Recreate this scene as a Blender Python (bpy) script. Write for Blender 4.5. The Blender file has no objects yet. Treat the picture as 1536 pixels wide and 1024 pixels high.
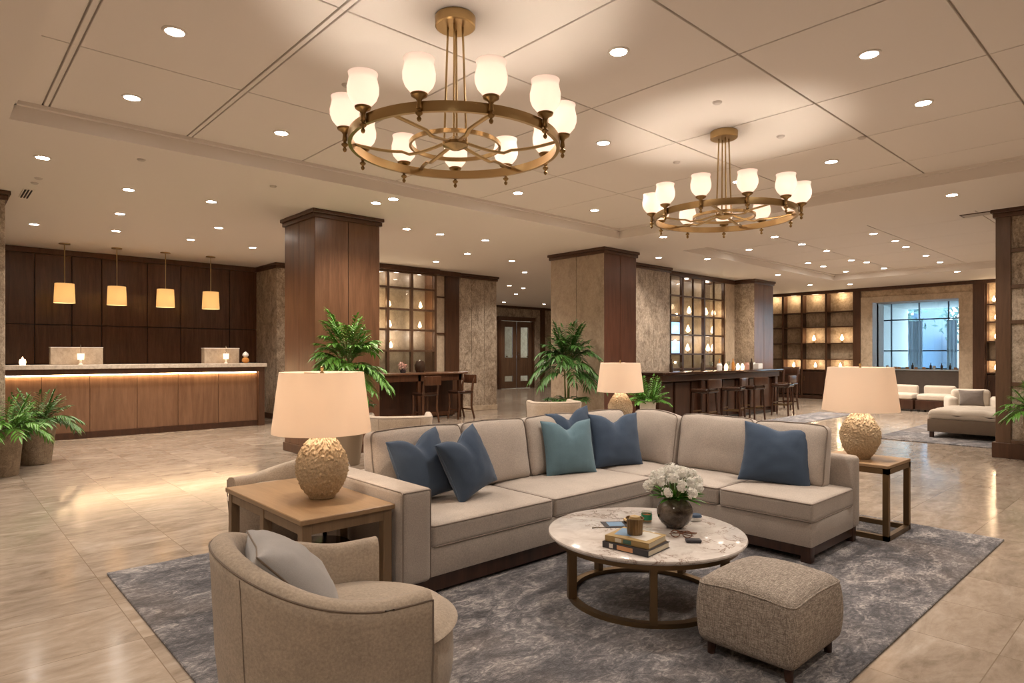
import bpy, bmesh, math, random
from mathutils import Vector, Matrix, noise
R = random.Random(7)
PI = math.pi
SC = bpy.context.scene
COL = SC.collection

# ------------------------------------------------------------------ camera, world, exposure
H = 1.5                                   # eye height
TH = math.radians(47.46)                  # heading, counted from +X
FPX = 956.0
CT, ST = math.cos(TH), math.sin(TH)
cam_d = bpy.data.cameras.new('camera')
cam_d.sensor_width = 36.0
cam_d.lens = FPX / 1536 * 36.0
cam_d.shift_y = 19 / 1536
cam_d.clip_end = 200
cam = bpy.data.objects.new('camera', cam_d)
COL.objects.link(cam)
cam.location = (0, 0, H)
cam.rotation_euler = (PI / 2, 0, TH - PI / 2)
SC.camera = cam
w = bpy.data.worlds.new('world')
SC.world = w
w.use_nodes = True
w.node_tree.nodes['Background'].inputs[0].default_value = (0.58, 0.80, 1.0, 1)
w.node_tree.nodes['Background'].inputs[1].default_value = 6.5
SC.view_settings.view_transform = 'Standard'
SC.view_settings.look = 'None'
SC.view_settings.gamma = 1
SC.view_settings.use_curve_mapping = False
SC.view_settings.exposure = 0.48
SC.cycles.use_denoising = True
SC.cycles.max_bounces = 7
SC.cycles.diffuse_bounces = 4
SC.cycles.transparent_max_bounces = 12
SC.cycles.caustics_reflective = False
SC.cycles.caustics_refractive = False
SC.cycles.sample_clamp_indirect = 5
SC.cycles.use_light_tree = True
SC.cycles.use_adaptive_sampling = True
SC.cycles.adaptive_threshold = 0.02
WARM = (1.0, 0.865, 0.735)
WARM2 = (1.0, 0.74, 0.46)
SPOT_W = 95
CHAND_W = 4.0
LAMP_W = 9.0

ZL, ZC = 3.6, 3.77                        # lower ceiling, raised ceiling


def at(px, py, z):
    """point of the plane at height z that the photo shows at (px, py)"""
    d = FPX * (H - z) / (py - 531.0)
    l = (px - 768) / FPX * d
    return (d * CT + l * ST, d * ST - l * CT, z)


# ------------------------------------------------------------------ materials
MATS = {}


def mat(name, col=(0.8, 0.8, 0.8), rough=0.5, metal=0.0, emit=None, es=0.0, **kw):
    m = bpy.data.materials.new(name)
    m.use_nodes = True
    b = m.node_tree.nodes['Principled BSDF']
    b.inputs['Base Color'].default_value = (*col, 1)
    b.inputs['Roughness'].default_value = rough
    b.inputs['Metallic'].default_value = metal
    if emit:
        b.inputs['Emission Color'].default_value = (*emit, 1)
        b.inputs['Emission Strength'].default_value = es
    for k, v in kw.items():
        b.inputs[k.replace('_', ' ')].default_value = v
    MATS[name] = m
    return m


class N:
    """small node-graph helper"""
    def __init__(s, m):
        s.t = m.node_tree
        s.b = s.t.nodes['Principled BSDF']
        s.co = s.n('ShaderNodeTexCoord').outputs['Object']

    def n(s, kind, **kw):
        o = s.t.nodes.new(kind)
        for k, v in kw.items():
            setattr(o, k, v)
        return o

    def link(s, a, b):
        s.t.links.new(a, b)

    def mapping(s, scale=(1, 1, 1), src=None, rot=(0, 0, 0), loc=(0, 0, 0)):
        m = s.n('ShaderNodeMapping')
        m.inputs['Scale'].default_value = scale
        m.inputs['Rotation'].default_value = rot
        m.inputs['Location'].default_value = loc
        s.link(src or s.co, m.inputs['Vector'])
        return m.outputs[0]

    def noise(s, vec, scale, detail=4, rough=0.55, dist=0.0):
        o = s.n('ShaderNodeTexNoise')
        o.inputs['Scale'].default_value = scale
        o.inputs['Detail'].default_value = detail
        o.inputs['Roughness'].default_value = rough
        o.inputs['Distortion'].default_value = dist
        s.link(vec, o.inputs['Vector'])
        return o.outputs[0]

    def ramp(s, fac, stops):
        o = s.n('ShaderNodeValToRGB')
        e = o.color_ramp.elements
        while len(e) < len(stops):
            e.new(0.5)
        for i, (p, c) in enumerate(stops):
            e[i].position = p
            e[i].color = (*c, 1) if len(c) == 3 else c
        s.link(fac, o.inputs[0])
        return o.outputs[0]

    def math(s, op, a, b=None, c=None):
        o = s.n('ShaderNodeMath', operation=op)
        for i, v in enumerate((a, b, c)):
            if v is None:
                continue
            if isinstance(v, (int, float)):
                o.inputs[i].default_value = v
            else:
                s.link(v, o.inputs[i])
        return o.outputs[0]

    def mix(s, fac, a, b, mode='MIX'):
        o = s.n('ShaderNodeMix', data_type='RGBA', blend_type=mode)
        for i, v in ((0, fac), (6, a), (7, b)):
            if isinstance(v, (int, float)):
                o.inputs[i].default_value = v
            elif isinstance(v, tuple):
                o.inputs[i].default_value = (*v, 1)
            else:
                s.link(v, o.inputs[i])
        return o.outputs[2]

    def bump(s, h, strength=0.3, dist=0.01):
        o = s.n('ShaderNodeBump')
        o.inputs['Strength'].default_value = strength
        o.inputs['Distance'].default_value = dist
        s.link(h, o.inputs['Height'])
        s.link(o.outputs[0], s.b.inputs['Normal'])

    def col(s, c):
        s.link(c, s.b.inputs['Base Color'])


def wood(name, dark, light, rough=0.38, scale=1.0, axis='Z'):
    m = mat(name, light, rough)
    g = N(m)
    sc = {'Z': (9, 9, .7), 'X': (.7, 9, 9), 'Y': (9, .7, 9)}[axis]
    v = g.mapping(tuple(c * scale for c in sc))
    a = g.noise(v, 1.6, 5, .6, .6)
    v2 = g.mapping(tuple(c * scale * 6 for c in sc))
    b = g.noise(v2, 1.5, 3, .6)
    f = g.math('ADD', g.math('MULTIPLY', a, .72), g.math('MULTIPLY', b, .28))
    g.col(g.ramp(f, [(.3, dark), (.72, light)]))
    g.bump(b, .08, .004)
    return m


def stone(name, c1, c2, c3, rough=0.45, scale=1.0, carve=0.5):
    m = mat(name, c2, rough)
    g = N(m)
    v = g.mapping((1, 1, .75))
    a = g.noise(v, 2.2 * scale, 6, .65, 1.2)
    b = g.noise(v, 14 * scale, 6, .7, .8)
    f = g.math('ADD', g.math('MULTIPLY', a, .5), g.math('MULTIPLY', b, .5))
    c = g.ramp(f, [(.38, c1), (.5, c2), (.62, c3)])
    g.col(c)
    g.bump(b, carve, .02)
    return m


def fabric(name, c, rough=0.92, scale=260, var=0.12, strength=0.35, sheen=.25, mottle=9):
    m = mat(name, c, rough)
    g = N(m)
    v = g.mapping((1, 1, 1))
    n1 = g.noise(v, scale, 3, .7)
    n2 = g.noise(v, mottle, 4, .6)
    f = g.math('ADD', g.math('MULTIPLY', n1, .7), g.math('MULTIPLY', n2, .3))
    lo = tuple(x * (1 - var * 1.6) for x in c)
    hi = tuple(min(1, x * (1 + var * 1.4)) for x in c)
    g.col(g.ramp(f, [(.3, lo), (.7, hi)]))
    g.bump(n1, strength, .003)
    g.b.inputs['Sheen Weight'].default_value = sheen
    g.b.inputs['Specular IOR Level'].default_value = .2
    return m


wood('walnut', (.050, .020, .010), (.120, .053, .027), .27)
wood('walnut_panel', (.098, .044, .022), (.195, .097, .052), .30)
wood('walnut_red', (.085, .034, .021), (.165, .070, .044), .30)
wood('counter_wood', (.135, .066, .035), (.255, .140, .080), .36)
wood('dark_wood', (.028, .012, .007), (.075, .032, .018), .28)
wood('trim_wood', (.055, .024, .012), (.115, .054, .028), .35)
wood('oak_top', (.29, .185, .10), (.42, .28, .16), .32, 1.2, 'Y')
wood('oak', (.21, .14, .08), (.31, .21, .125), .42, 1.4)
wood('post_wood', (.085, .046, .026), (.165, .095, .056), .38)
stone('stone', (.20, .145, .10), (.46, .37, .28), (.72, .62, .50), .42, 2.0, 1.0)
stone('stone_light', (.42, .33, .235), (.56, .45, .33), (.66, .55, .42), .40, .8, .12)
stone('stone_warm', (.36, .26, .165), (.58, .45, .31), (.74, .61, .45), .5, .8, .25)
stone('travertine', (.32, .25, .18), (.42, .33, .245), (.50, .405, .31), .4, 1.3, .12)
stone('counter_stone', (.42, .36, .29), (.60, .52, .43), (.70, .62, .53), .3, 1.5, .05)
fabric('sofa_fabric', (.46, .405, .36), scale=120, var=.15, mottle=5)
fabric('piping_fabric', (.25, .205, .175), scale=300)
fabric('chair_fabric', (.43, .355, .28), scale=95, var=.17)
fabric('chair_piping', (.20, .155, .12))
fabric('grey_pillow', (.42, .41, .41), scale=300, var=.08)
fabric('navy', (.058, .088, .142), scale=350, var=.1, sheen=.15, strength=.15)
fabric('navy_seam', (.10, .15, .23), scale=350, var=.1)
fabric('teal', (.125, .215, .270), scale=350, var=.1, sheen=.15, strength=.15)
fabric('cream', (.56, .49, .41), mottle=5)
fabric('brown_fabric', (.17, .125, .09))
fabric('grey_fabric', (.20, .17, .15))
mat('brass', (.46, .325, .155), .28, 1.0)
mat('brass_dark', (.34, .22, .09), .36, .95)
mat('bronze', (.22, .145, .075), .38, .85)
mat('chrome', (.7, .68, .65), .2, 1.0)
mat('white_ceramic', (.78, .76, .73), .3)
mat('dark_plain', (.02, .017, .015), .4)
mat('dark_gloss', (.035, .016, .010), .12)
mat('soil', (.035, .024, .016), .95)
mat('ceiling_paint', (.80, .745, .69), .7)
mat('ceiling_groove', (.55, .50, .45), .8)
mat('vent_white', (.60, .55, .50), .6)
mat('downlight_lens', (1, .95, .88), .4, emit=(1, .90, .78), es=60)
mat('downlight_dim', (1, .9, .8), .4, emit=(1, .85, .68), es=3)
mat('led_strip', (1, .8, .5), .4, emit=(1.0, .70, .38), es=26)
mat('glow_bulb', (1, .8, .5), .4, emit=(1.0, .66, .36), es=5)
mat('glow_small', (1, .8, .5), .4, emit=(1.0, .70, .42), es=2)
mat('blue_reflection', (.2, .4, .7), .3, emit=(.30, .55, 1.0), es=1.6)  # self-lit blue standing in for window reflections in the bar glazing
mat('leaf', (.10, .27, .03), .42)
mat('leaf_dark', (.055, .155, .028), .45)
mat('leaf_bright', (.10, .30, .03), .45)
mat('stem_green', (.16, .19, .06), .6)
mat('trunk', (.13, .085, .045), .8)
mat('petal_core', (.62, .58, .30), .7)
stone('pot_stone', (.17, .125, .085), (.27, .205, .145), (.37, .29, .21), .8, 6, .4)
mat('pot_taupe', (.33, .26, .19), .6)
mat('page', (.72, .66, .52), .8)
mat('book_dark', (.045, .042, .05), .4)
mat('book_tan', (.42, .29, .12), .5)
mat('book_teal', (.07, .16, .13), .5)
mat('book_orange', (.65, .33, .16), .5)
mat('paper_blue', (.20, .34, .52), .35)
mat('paper_white', (.72, .68, .62), .4)
mat('paper_rose', (.55, .30, .24), .4)
mat('green_glass', (.03, .28, .14), .1)
mat('amber_glass', (.55, .24, .06), .1)
mat('bottle_dark', (.05, .03, .02), .1)
mat('tortoise', (.16, .06, .03), .25)
mat('outside_dark', (.07, .12, .19), .6)
mat('outside_pale', (.72, .82, .90), .8)
mat('outside_leaf', (.10, .18, .17), .8)
mat('jamb_white', (.62, .60, .56), .5)
mat('frame_metal', (.16, .18, .20), .4, .5)


def _floor():
    m = mat('floor_tile', (.5, .4, .3), .16)
    g = N(m)
    sep = g.n('ShaderNodeSeparateXYZ')
    g.link(g.co, sep.inputs[0])
    T = 0.62
    ux = g.math('DIVIDE', g.math('SUBTRACT', sep.outputs[0], .84 - 20 * T), T)
    uy = g.math('DIVIDE', g.math('SUBTRACT', sep.outputs[1], 3.80 - 20 * T), T)
    fx, fy = g.math('FRACT', ux), g.math('FRACT', uy)
    ex = g.math('ABSOLUTE', g.math('SUBTRACT', fx, .5))
    ey = g.math('ABSOLUTE', g.math('SUBTRACT', fy, .5))
    e = g.math('MAXIMUM', ex, ey)
    grout = g.math('GREATER_THAN', e, .4962)
    comb = g.n('ShaderNodeCombineXYZ')
    g.link(g.math('FLOOR', ux), comb.inputs[0])
    g.link(g.math('FLOOR', uy), comb.inputs[1])
    wn = g.n('ShaderNodeTexWhiteNoise')
    g.link(comb.outputs[0], wn.inputs['Vector'])
    off = g.n('ShaderNodeVectorMath', operation='MULTIPLY_ADD')
    g.link(wn.outputs['Color'], off.inputs[0])
    off.inputs[1].default_value = (6, 6, 0)
    g.link(g.co, off.inputs[2])
    v = g.mapping((.9, 2.2, 1), off.outputs[0])
    a = g.noise(v, 1.5, 7, .62, 1.4)
    b = g.noise(v, 7, 6, .7, .5)
    f = g.math('ADD', g.math('MULTIPLY', a, .65), g.math('MULTIPLY', b, .35))
    c = g.ramp(f, [(.30, (.21, .160, .120)), (.44, (.325, .262, .205)), (.56, (.41, .34, .275)), (.70, (.52, .45, .38))])
    tint = g.math('ADD', .90, g.math('MULTIPLY', wn.outputs['Value'], .18))
    cc = g.n('ShaderNodeCombineXYZ')
    for i in range(3):
        g.link(tint, cc.inputs[i])
    c = g.mix(1.0, c, cc.outputs[0], 'MULTIPLY')
    c = g.mix(grout, c, (.24, .185, .135))
    g.col(c)
    rr = g.ramp(b, [(.3, (.10, .10, .10)), (.7, (.20, .20, .20))])
    g.link(rr, g.b.inputs['Roughness'])
    hh = g.math('SUBTRACT', g.math('MULTIPLY', b, .15), grout)
    g.bump(hh, .22, .004)
    g.b.inputs['Specular IOR Level'].default_value = .55


def _rug():
    m = mat('rug_pile', (.2, .2, .2), .97)
    g = N(m)
    v = g.mapping((1, 1.7, 1), rot=(0, 0, .5))
    a = g.noise(v, 2.2, 6, .7, 1.2)
    b = g.noise(v, 13, 6, .72, 1.8)
    d = g.noise(g.mapping((1, 1, 1)), 150, 2, .6)
    f = g.math('ADD', g.math('ADD', g.math('MULTIPLY', a, .48), g.math('MULTIPLY', b, .44)), g.math('MULTIPLY', d, .10))
    c = g.ramp(f, [(.41, (.040, .040, .048)), (.48, (.092, .090, .102)), (.535, (.18, .174, .185)), (.61, (.46, .43, .42))])
    w_ = g.noise(g.mapping((1, 1, 1), loc=(5, 3, 0)), 1.1, 3, .5)
    c = g.mix(g.ramp(w_, [(.5, (0, 0, 0)), (.7, (.28, .28, .28))]), c, (.26, .185, .125))
    g.col(c)
    g.bump(g.math('ADD', b, d), .5, .01)
    g.b.inputs['Sheen Weight'].default_value = .2


def _marble():
    m = mat('marble', (.7, .64, .58), .10)
    g = N(m)
    v = g.mapping((1, 1, 1))
    a = g.noise(v, 3.2, 6, .65, 1.6)
    k = g.math('ABSOLUTE', g.math('SUBTRACT', a, .5))
    vein = g.ramp(k, [(0.0, (1, 1, 1)), (.020, (0, 0, 0))])
    b = g.noise(v, 7, 5, .6, .8)
    base = g.ramp(b, [(.3, (.58, .525, .49)), (.7, (.80, .76, .73))])
    m2 = g.noise(v, 2, 2, .5)
    vs = g.math('MULTIPLY', vein, g.ramp(m2, [(.40, (0, 0, 0)), (.52, (1, 1, 1))]))
    g.col(g.mix(vs, base, (.24, .155, .11)))


def _tweed():
    m = mat('tweed', (.3, .25, .2), .95)
    g = N(m)
    n1 = g.noise(g.mapping((230, 230, 26)), 1, 2, .6)
    n2 = g.noise(g.mapping((26, 230, 230)), 1, 2, .6)
    n3 = g.noise(g.mapping((230, 26, 230)), 1, 2, .6)
    f = g.math('DIVIDE', g.math('ADD', g.math('ADD', n1, n2), n3), 3)
    g.col(g.ramp(f, [(.38, (.15, .125, .105)), (.5, (.31, .265, .225)), (.62, (.56, .495, .43))]))
    g.bump(f, .7, .006)


def _vase():
    m = mat('vase_glaze', (.1, .08, .06), .12)
    g = N(m)
    a = g.noise(g.mapping((1, 1, 1.3)), 9, 5, .65, .6)
    g.col(g.ramp(a, [(.38, (.030, .020, .014)), (.52, (.10, .078, .06)), (.68, (.23, .19, .16))]))


def _shade(name, c, em, es, tr=.6):
    m = bpy.data.materials.new(name)
    m.use_nodes = True
    t = m.node_tree
    t.nodes.remove(t.nodes['Principled BSDF'])
    out = t.nodes['Material Output']
    d = t.nodes.new('ShaderNodeBsdfDiffuse')
    d.inputs[0].default_value = (*c, 1)
    tl = t.nodes.new('ShaderNodeBsdfTranslucent')
    tl.inputs[0].default_value = (*c, 1)
    mx = t.nodes.new('ShaderNodeMixShader')
    mx.inputs[0].default_value = tr
    t.links.new(d.outputs[0], mx.inputs[1])
    t.links.new(tl.outputs[0], mx.inputs[2])
    e = t.nodes.new('ShaderNodeEmission')
    e.inputs[0].default_value = (*em, 1)
    e.inputs[1].default_value = es
    ad = t.nodes.new('ShaderNodeAddShader')
    t.links.new(mx.outputs[0], ad.inputs[0])
    t.links.new(e.outputs[0], ad.inputs[1])
    t.links.new(ad.outputs[0], out.inputs[0])
    MATS[name] = m


def _glass(name, tint=(1, 1, 1), k=.12):
    m = bpy.data.materials.new(name)
    m.use_nodes = True
    t = m.node_tree
    t.nodes.remove(t.nodes['Principled BSDF'])
    out = t.nodes['Material Output']
    tr = t.nodes.new('ShaderNodeBsdfTransparent')
    tr.inputs[0].default_value = (*tint, 1)
    gl = t.nodes.new('ShaderNodeBsdfGlossy')
    gl.inputs['Roughness'].default_value = .03
    mx = t.nodes.new('ShaderNodeMixShader')
    fr = t.nodes.new('ShaderNodeLayerWeight')
    pw = t.nodes.new('ShaderNodeMath')
    pw.operation = 'POWER'
    pw.inputs[1].default_value = 4.0
    t.links.new(fr.outputs['Facing'], pw.inputs[0])
    ad = t.nodes.new('ShaderNodeMath')
    ad.operation = 'MULTIPLY_ADD'
    ad.inputs[1].default_value = .5
    ad.inputs[2].default_value = k
    t.links.new(pw.outputs[0], ad.inputs[0])
    t.links.new(ad.outputs[0], mx.inputs[0])
    t.links.new(tr.outputs[0], mx.inputs[1])
    t.links.new(gl.outputs[0], mx.inputs[2])
    t.links.new(mx.outputs[0], out.inputs[0])
    MATS[name] = m


_floor(); _rug(); _marble(); _tweed(); _vase()
_shade('linen_shade', (.84, .75, .66), (1, .76, .58), .03, .55)
_shade('pendant_shade', (.80, .66, .44), (1, .62, .28), .16, .5)
_shade('frosted_glass', (.93, .86, .80), (1, .80, .70), .16, .55)
_shade('petal', (.95, .94, .90), (1, 1, 1), 0, .35)
_shade('sheer', (.75, .86, .95), (1, 1, 1), 0, .7)
_glass('glass', (.93, .93, .92), .04)
_glass('clear_glass', (.92, .95, .93), .10)
fabric('lamp_ceramic', (.56, .45, .31), .85, 120, .2, .5, 0, 40)
M = MATS


# ------------------------------------------------------------------ mesh helper
class MB:
    def __init__(s):
        s.bm = bmesh.new()

    def _bev(s, geom_v, bev, seg):
        es = list({e for v in geom_v for e in v.link_edges})
        bmesh.ops.bevel(s.bm, geom=es, offset=bev, segments=seg, affect='EDGES', profile=.6, clamp_overlap=True)

    def box(s, x0, x1, y0, y1, z0, z1, bev=0, seg=2, rot=None, piv=None):
        vs = [s.bm.verts.new((x, y, z)) for x in (x0, x1) for y in (y0, y1) for z in (z0, z1)]
        if rot is not None:
            c = Vector(piv or ((x0 + x1) / 2, (y0 + y1) / 2, (z0 + z1) / 2))
            for v in vs:
                v.co = rot @ (v.co - c) + c
        for f in ((0, 1, 3, 2), (4, 6, 7, 5), (0, 4, 5, 1), (2, 3, 7, 6), (0, 2, 6, 4), (1, 5, 7, 3)):
            s.bm.faces.new([vs[i] for i in f])
        if bev:
            s._bev(vs, bev, seg)
        return s

    def grid(s, fn, nu, nv, cu=False, cv=False):
        vs = [[s.bm.verts.new(fn(i / nu, j / nv)) for j in range(nv if cv else nv + 1)] for i in range(nu if cu else nu + 1)]
        A, B = len(vs), len(vs[0])
        for i in range(nu):
            for j in range(nv):
                q = (vs[i][j], vs[(i + 1) % A][j], vs[(i + 1) % A][(j + 1) % B], vs[i][(j + 1) % B])
                try:
                    s.bm.faces.new(q)
                except ValueError:
                    pass
        return vs

    def lathe(s, prof, c=(0, 0, 0), seg=32, fn=None, cap=True, sx=1, sy=1):
        rows = []
        for r, z in prof:
            row = []
            for i in range(seg):
                a = 2 * PI * i / seg
                p = Vector((r * math.cos(a) * sx, r * math.sin(a) * sy, z))
                if fn:
                    p = fn(p)
                row.append(s.bm.verts.new(p + Vector(c)))
            rows.append(row)
        for k in range(len(rows) - 1):
            for i in range(seg):
                s.bm.faces.new((rows[k][i], rows[k][(i + 1) % seg], rows[k + 1][(i + 1) % seg], rows[k + 1][i]))
        if cap:
            if prof[0][0] > 1e-5:
                s.bm.faces.new(rows[0][::-1])
            if prof[-1][0] > 1e-5:
                s.bm.faces.new(rows[-1])
        return s

    def tube(s, pts, r, seg=8, closed=False, r1=None, flat=1.0):
        pts = [Vector(p) for p in pts]
        n = len(pts)
        rows = []
        up = None
        for k, p in enumerate(pts):
            a = pts[(k - 1) % n] if (k or closed) else p
            b = pts[(k + 1) % n] if (k < n - 1 or closed) else p
            t = (b - a).normalized()
            if up is None:
                up = Vector((0, 0, 1)) if abs(t.z) < .9 else Vector((1, 0, 0))
            x = t.cross(up)
            if x.length < 1e-4:
                x = t.cross(Vector((0, 1, .1)))
            x.normalize()
            y = x.cross(t).normalized()
            rr = r if r1 is None else r + (r1 - r) * k / (n - 1)
            rows.append([s.bm.verts.new(p + x * rr * math.cos(2 * PI * i / seg) + y * rr * flat * math.sin(2 * PI * i / seg)) for i in range(seg)])
        m = n if closed else n - 1
        for k in range(m):
            A, B = rows[k], rows[(k + 1) % n]
            for i in range(seg):
                s.bm.faces.new((A[i], A[(i + 1) % seg], B[(i + 1) % seg], B[i]))
        if not closed:
            s.bm.faces.new(rows[0][::-1])
            s.bm.faces.new(rows[-1])
        return s

    def cyl(s, p0, p1, r0, r1=None, seg=16):
        return s.tube([p0, p1], r0, seg, r1=r0 if r1 is None else r1)

    def prism(s, poly, z0, z1, bev=0):
        a = [s.bm.verts.new((x, y, z0)) for x, y in poly]
        b = [s.bm.verts.new((x, y, z1)) for x, y in poly]
        n = len(poly)
        s.bm.faces.new(a[::-1]); s.bm.faces.new(b)
        for i in range(n):
            s.bm.faces.new((a[i], a[(i + 1) % n], b[(i + 1) % n], b[i]))
        if bev:
            s._bev(a + b, bev, 2)
        return s

    def soft(s, hx, hy, hz, r, n=10, fn=None, c=(0, 0, 0), rot=None):
        """rounded box with even grid, deformed by fn(p) in its own space"""
        def axis(h):
            k = [-h, -h + r * .25, -h + r * .6]
            k += [(-h + r) + (2 * h - 2 * r) * i / n for i in range(n + 1)]
            return k + [h - r * .6, h - r * .25, h]
        ax = [axis(hx), axis(hy), axis(hz)]
        hh = (hx, hy, hz)
        new = []
        for d in range(3):
            u, v = [i for i in range(3) if i != d]
            for sg in (-1, 1):
                g = []
                for a in ax[u]:
                    row = []
                    for b in ax[v]:
                        p = [0, 0, 0]
                        p[d] = sg * hh[d]; p[u] = a; p[v] = b
                        q = [max(-hh[i] + r, min(hh[i] - r, p[i])) for i in range(3)]
                        e = Vector(p) - Vector(q)
                        P = Vector(q) + e.normalized() * r if e.length > 1e-9 else Vector(p)
                        row.append(s.bm.verts.new(P))
                    g.append(row)
                new += [x for row in g for x in row]
                for i in range(len(g) - 1):
                    for j in range(len(g[0]) - 1):
                        q = [g[i][j], g[i + 1][j], g[i + 1][j + 1], g[i][j + 1]]
                        s.bm.faces.new(q)
        bmesh.ops.remove_doubles(s.bm, verts=new, dist=1e-5)
        live = [v for v in new if v.is_valid]
        for v in live:
            p = v.co.copy()
            if fn:
                p = fn(p)
            if rot is not None:
                p = rot @ p
            v.co = p + Vector(c)
        return s

    def build(s, name, m, parent=None, smooth=35, loc=None, rz=None, rot=None):
        bmesh.ops.recalc_face_normals(s.bm, faces=s.bm.faces)
        me = bpy.data.meshes.new(name)
        s.bm.to_mesh(me); s.bm.free()
        me.materials.append(M[m] if isinstance(m, str) else m)
        if smooth:
            for p in me.polygons:
                p.use_smooth = True
            me.set_sharp_from_angle(angle=math.radians(smooth))
        o = bpy.data.objects.new(name, me)
        COL.objects.link(o)
        o.parent = parent
        if loc: o.location = loc
        if rz is not None: o.rotation_euler = (0, 0, rz)
        if rot is not None: o.rotation_euler = rot
        return o


def tag(o, label=None, cat=None, group=None, kind=None):
    if label: o['label'] = label
    if cat: o['category'] = cat
    if group: o['group'] = group
    if kind: o['kind'] = kind
    return o


def thing(name, label, cat, loc=(0, 0, 0), rz=0, group=None, kind=None):
    o = bpy.data.objects.new(name, None)
    COL.objects.link(o)
    o.empty_display_size = .1
    o.location = loc
    o.rotation_euler = (0, 0, rz)
    return tag(o, label, cat, group, kind)


def dup(o, parent=None, **kw):
    kids = [c for c in o.children]
    c = o.copy()
    COL.objects.link(c)
    c.parent = parent
    for k in kids:
        dup(k, c)
    return c


def copy_to(o, loc, rz, label):
    c = dup(o)
    c.location = loc
    c.rotation_euler = (0, 0, rz)
    c['label'] = label
    return c


def point_light(parent, loc, watt, color=WARM, r=.03):  # bulbs of fixtures, and fill lamps added in cabinets and niches
    l = bpy.data.lights.new('bulb_or_fill', 'POINT')
    l.energy = watt; l.color = color; l.shadow_soft_size = r
    o = bpy.data.objects.new('bulb_or_fill', l)
    COL.objects.link(o)
    o.parent = parent; o.location = loc
    return o


def struct(mb, name, m, label=None, smooth=35, parent=None):
    o = mb.build(name, m, parent, smooth)
    if parent is None:
        tag(o, label, 'wall' if 'wall' in name else name.split('_')[0], kind='structure')
    return o


# ------------------------------------------------------------------ room shell
struct(MB().box(-4, 34, -6, 23, -.12, 0), 'floor', 'floor_tile', 'polished beige travertine tiles across the whole lobby floor')

# lower ceiling around two raised fields
X0, X1, YT, YB = .54, 9.28, 7.23, -1.6
U0, U1, V0, V1 = 11.3, 19.1, .9, 7.2
cl = MB()
def slab(x0, x1, y0, y1):
    cl.box(x0, x1, y0, y1, ZL, ZL + .04)
slab(-4, X0, -6, 23)
slab(X0, X1, YT, 23); slab(X0, X1, -6, YB)
slab(X1, U0, -6, 23)
slab(U0, U1, V1, 23); slab(U0, U1, -6, V0)
slab(U1, 34, -6, 23)
for (a, b, c, d) in ((X0, X1, YB, YT), (U0, U1, V0, V1)):
    t = .03
    cl.box(a - t, a, c - t, d + t, ZL + .04, ZC + .05); cl.box(b, b + t, c - t, d + t, ZL + .04, ZC + .05)
    cl.box(a, b, c - t, c, ZL + .04, ZC + .05); cl.box(a, b, d, d + t, ZL + .04, ZC + .05)
    # small inner lip above the riser
    for (e, f, g_, h_) in ((a, b, d - .05, d), (a, b, c, c + .05), (a, a + .05, c, d), (b - .05, b, c, d)):
        cl.box(e, f, g_, h_, ZC - .035, ZC)
struct(cl, 'ceiling', 'ceiling_paint', 'smooth pale lower ceiling around the raised panelled fields', 20)
pn = MB()
gx = [X0, .80, 2.02, 3.25, 4.53, 5.93, 7.22, 8.5, X1]
gy = [YB, -.2, 1.12, 2.40, 3.85, 5.62, YT]
for i in range(len(gx) - 1):
    for j in range(len(gy) - 1):
        ga = .032 if i in (1, 2) else .008
        gb = .032 if i + 1 in (1, 2) else .008
        pn.box(gx[i] + ga, gx[i + 1] - gb, gy[j] + .008, gy[j + 1] - .008, ZC, ZC + .02, .003, 1)
        if i in (1, 2):
            pn.box(gx[i] - .018, gx[i] + .018, gy[j], gy[j + 1], ZC - .002, ZC + .02, .003, 1)
for i in range(5):
    for j in range(4):
        a, b = U0 + (U1 - U0) * i / 5, U0 + (U1 - U0) * (i + 1) / 5
        c, d = V0 + (V1 - V0) * j / 4, V0 + (V1 - V0) * (j + 1) / 4
        pn.box(a + .008, b - .008, c + .008, d - .008, ZC, ZC + .02)
struct(pn, 'ceiling_panel', 'ceiling_paint', 'raised ceiling fields of large square panels with thin joints', 20)
bk = MB().box(X0, X1, YB, YT, ZC + .021, ZC + .06).box(U0, U1, V0, V1, ZC + .021, ZC + .06)
struct(bk, 'ceiling_backing', 'ceiling_groove', 'narrow joints seen between the raised ceiling panels')


def crown(mb, x0, x1, y0, y1, sides='SWEN', z=ZL, big=1.0):
    k = .055 * big
    mb.box(x0 - k, x1 + k, y0 - k, y1 + k, z - .055, z - .001, .008, 1)
    mb.box(x0 - k * .55, x1 + k * .55, y0 - k * .55, y1 + k * .55, z - .12, z - .055, .012, 2)


def column(name, x0, x1, y0, y1, mx, my, label, nx=2, ny=2, mb_base='trim_wood'):
    """square column: faces of panels; my = faces across Y (seen from -Y), mx = faces across X"""
    root = thing(name, label, 'column', kind='structure')
    core = MB().box(x0 + .012, x1 - .012, y0 + .012, y1 - .012, 0, ZL - .002)
    core.build('column_core', 'dark_plain', root)
    b = MB()
    for i in range(nx):
        a, c = x0 + (x1 - x0) * i / nx, x0 + (x1 - x0) * (i + 1) / nx
        for (p, q) in ((y0, y0 + .02), (y1 - .02, y1)):
            b.box(a + .004, c - .004, p, q, .12, ZL - .1, .004, 1)
    b.build('side_panel', my, root)
    b = MB()
    for i in range(ny):
        a, c = y0 + (y1 - y0) * i / ny, y0 + (y1 - y0) * (i + 1) / ny
        for (p, q) in ((x0, x0 + .02), (x1 - .02, x1)):
            b.box(p, q, a + .004, c - .004, .12, ZL - .1, .004, 1)
    b.build('side_panel', mx, root)
    c = MB(); crown(c, x0, x1, y0, y1); c.build('crown_moulding', 'trim_wood', root)
    MB().box(x0 - .02, x1 + .02, y0 - .02, y1 + .02, 0, .13, .006, 1).build('base_moulding', mb_base, root)
    return root


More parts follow.
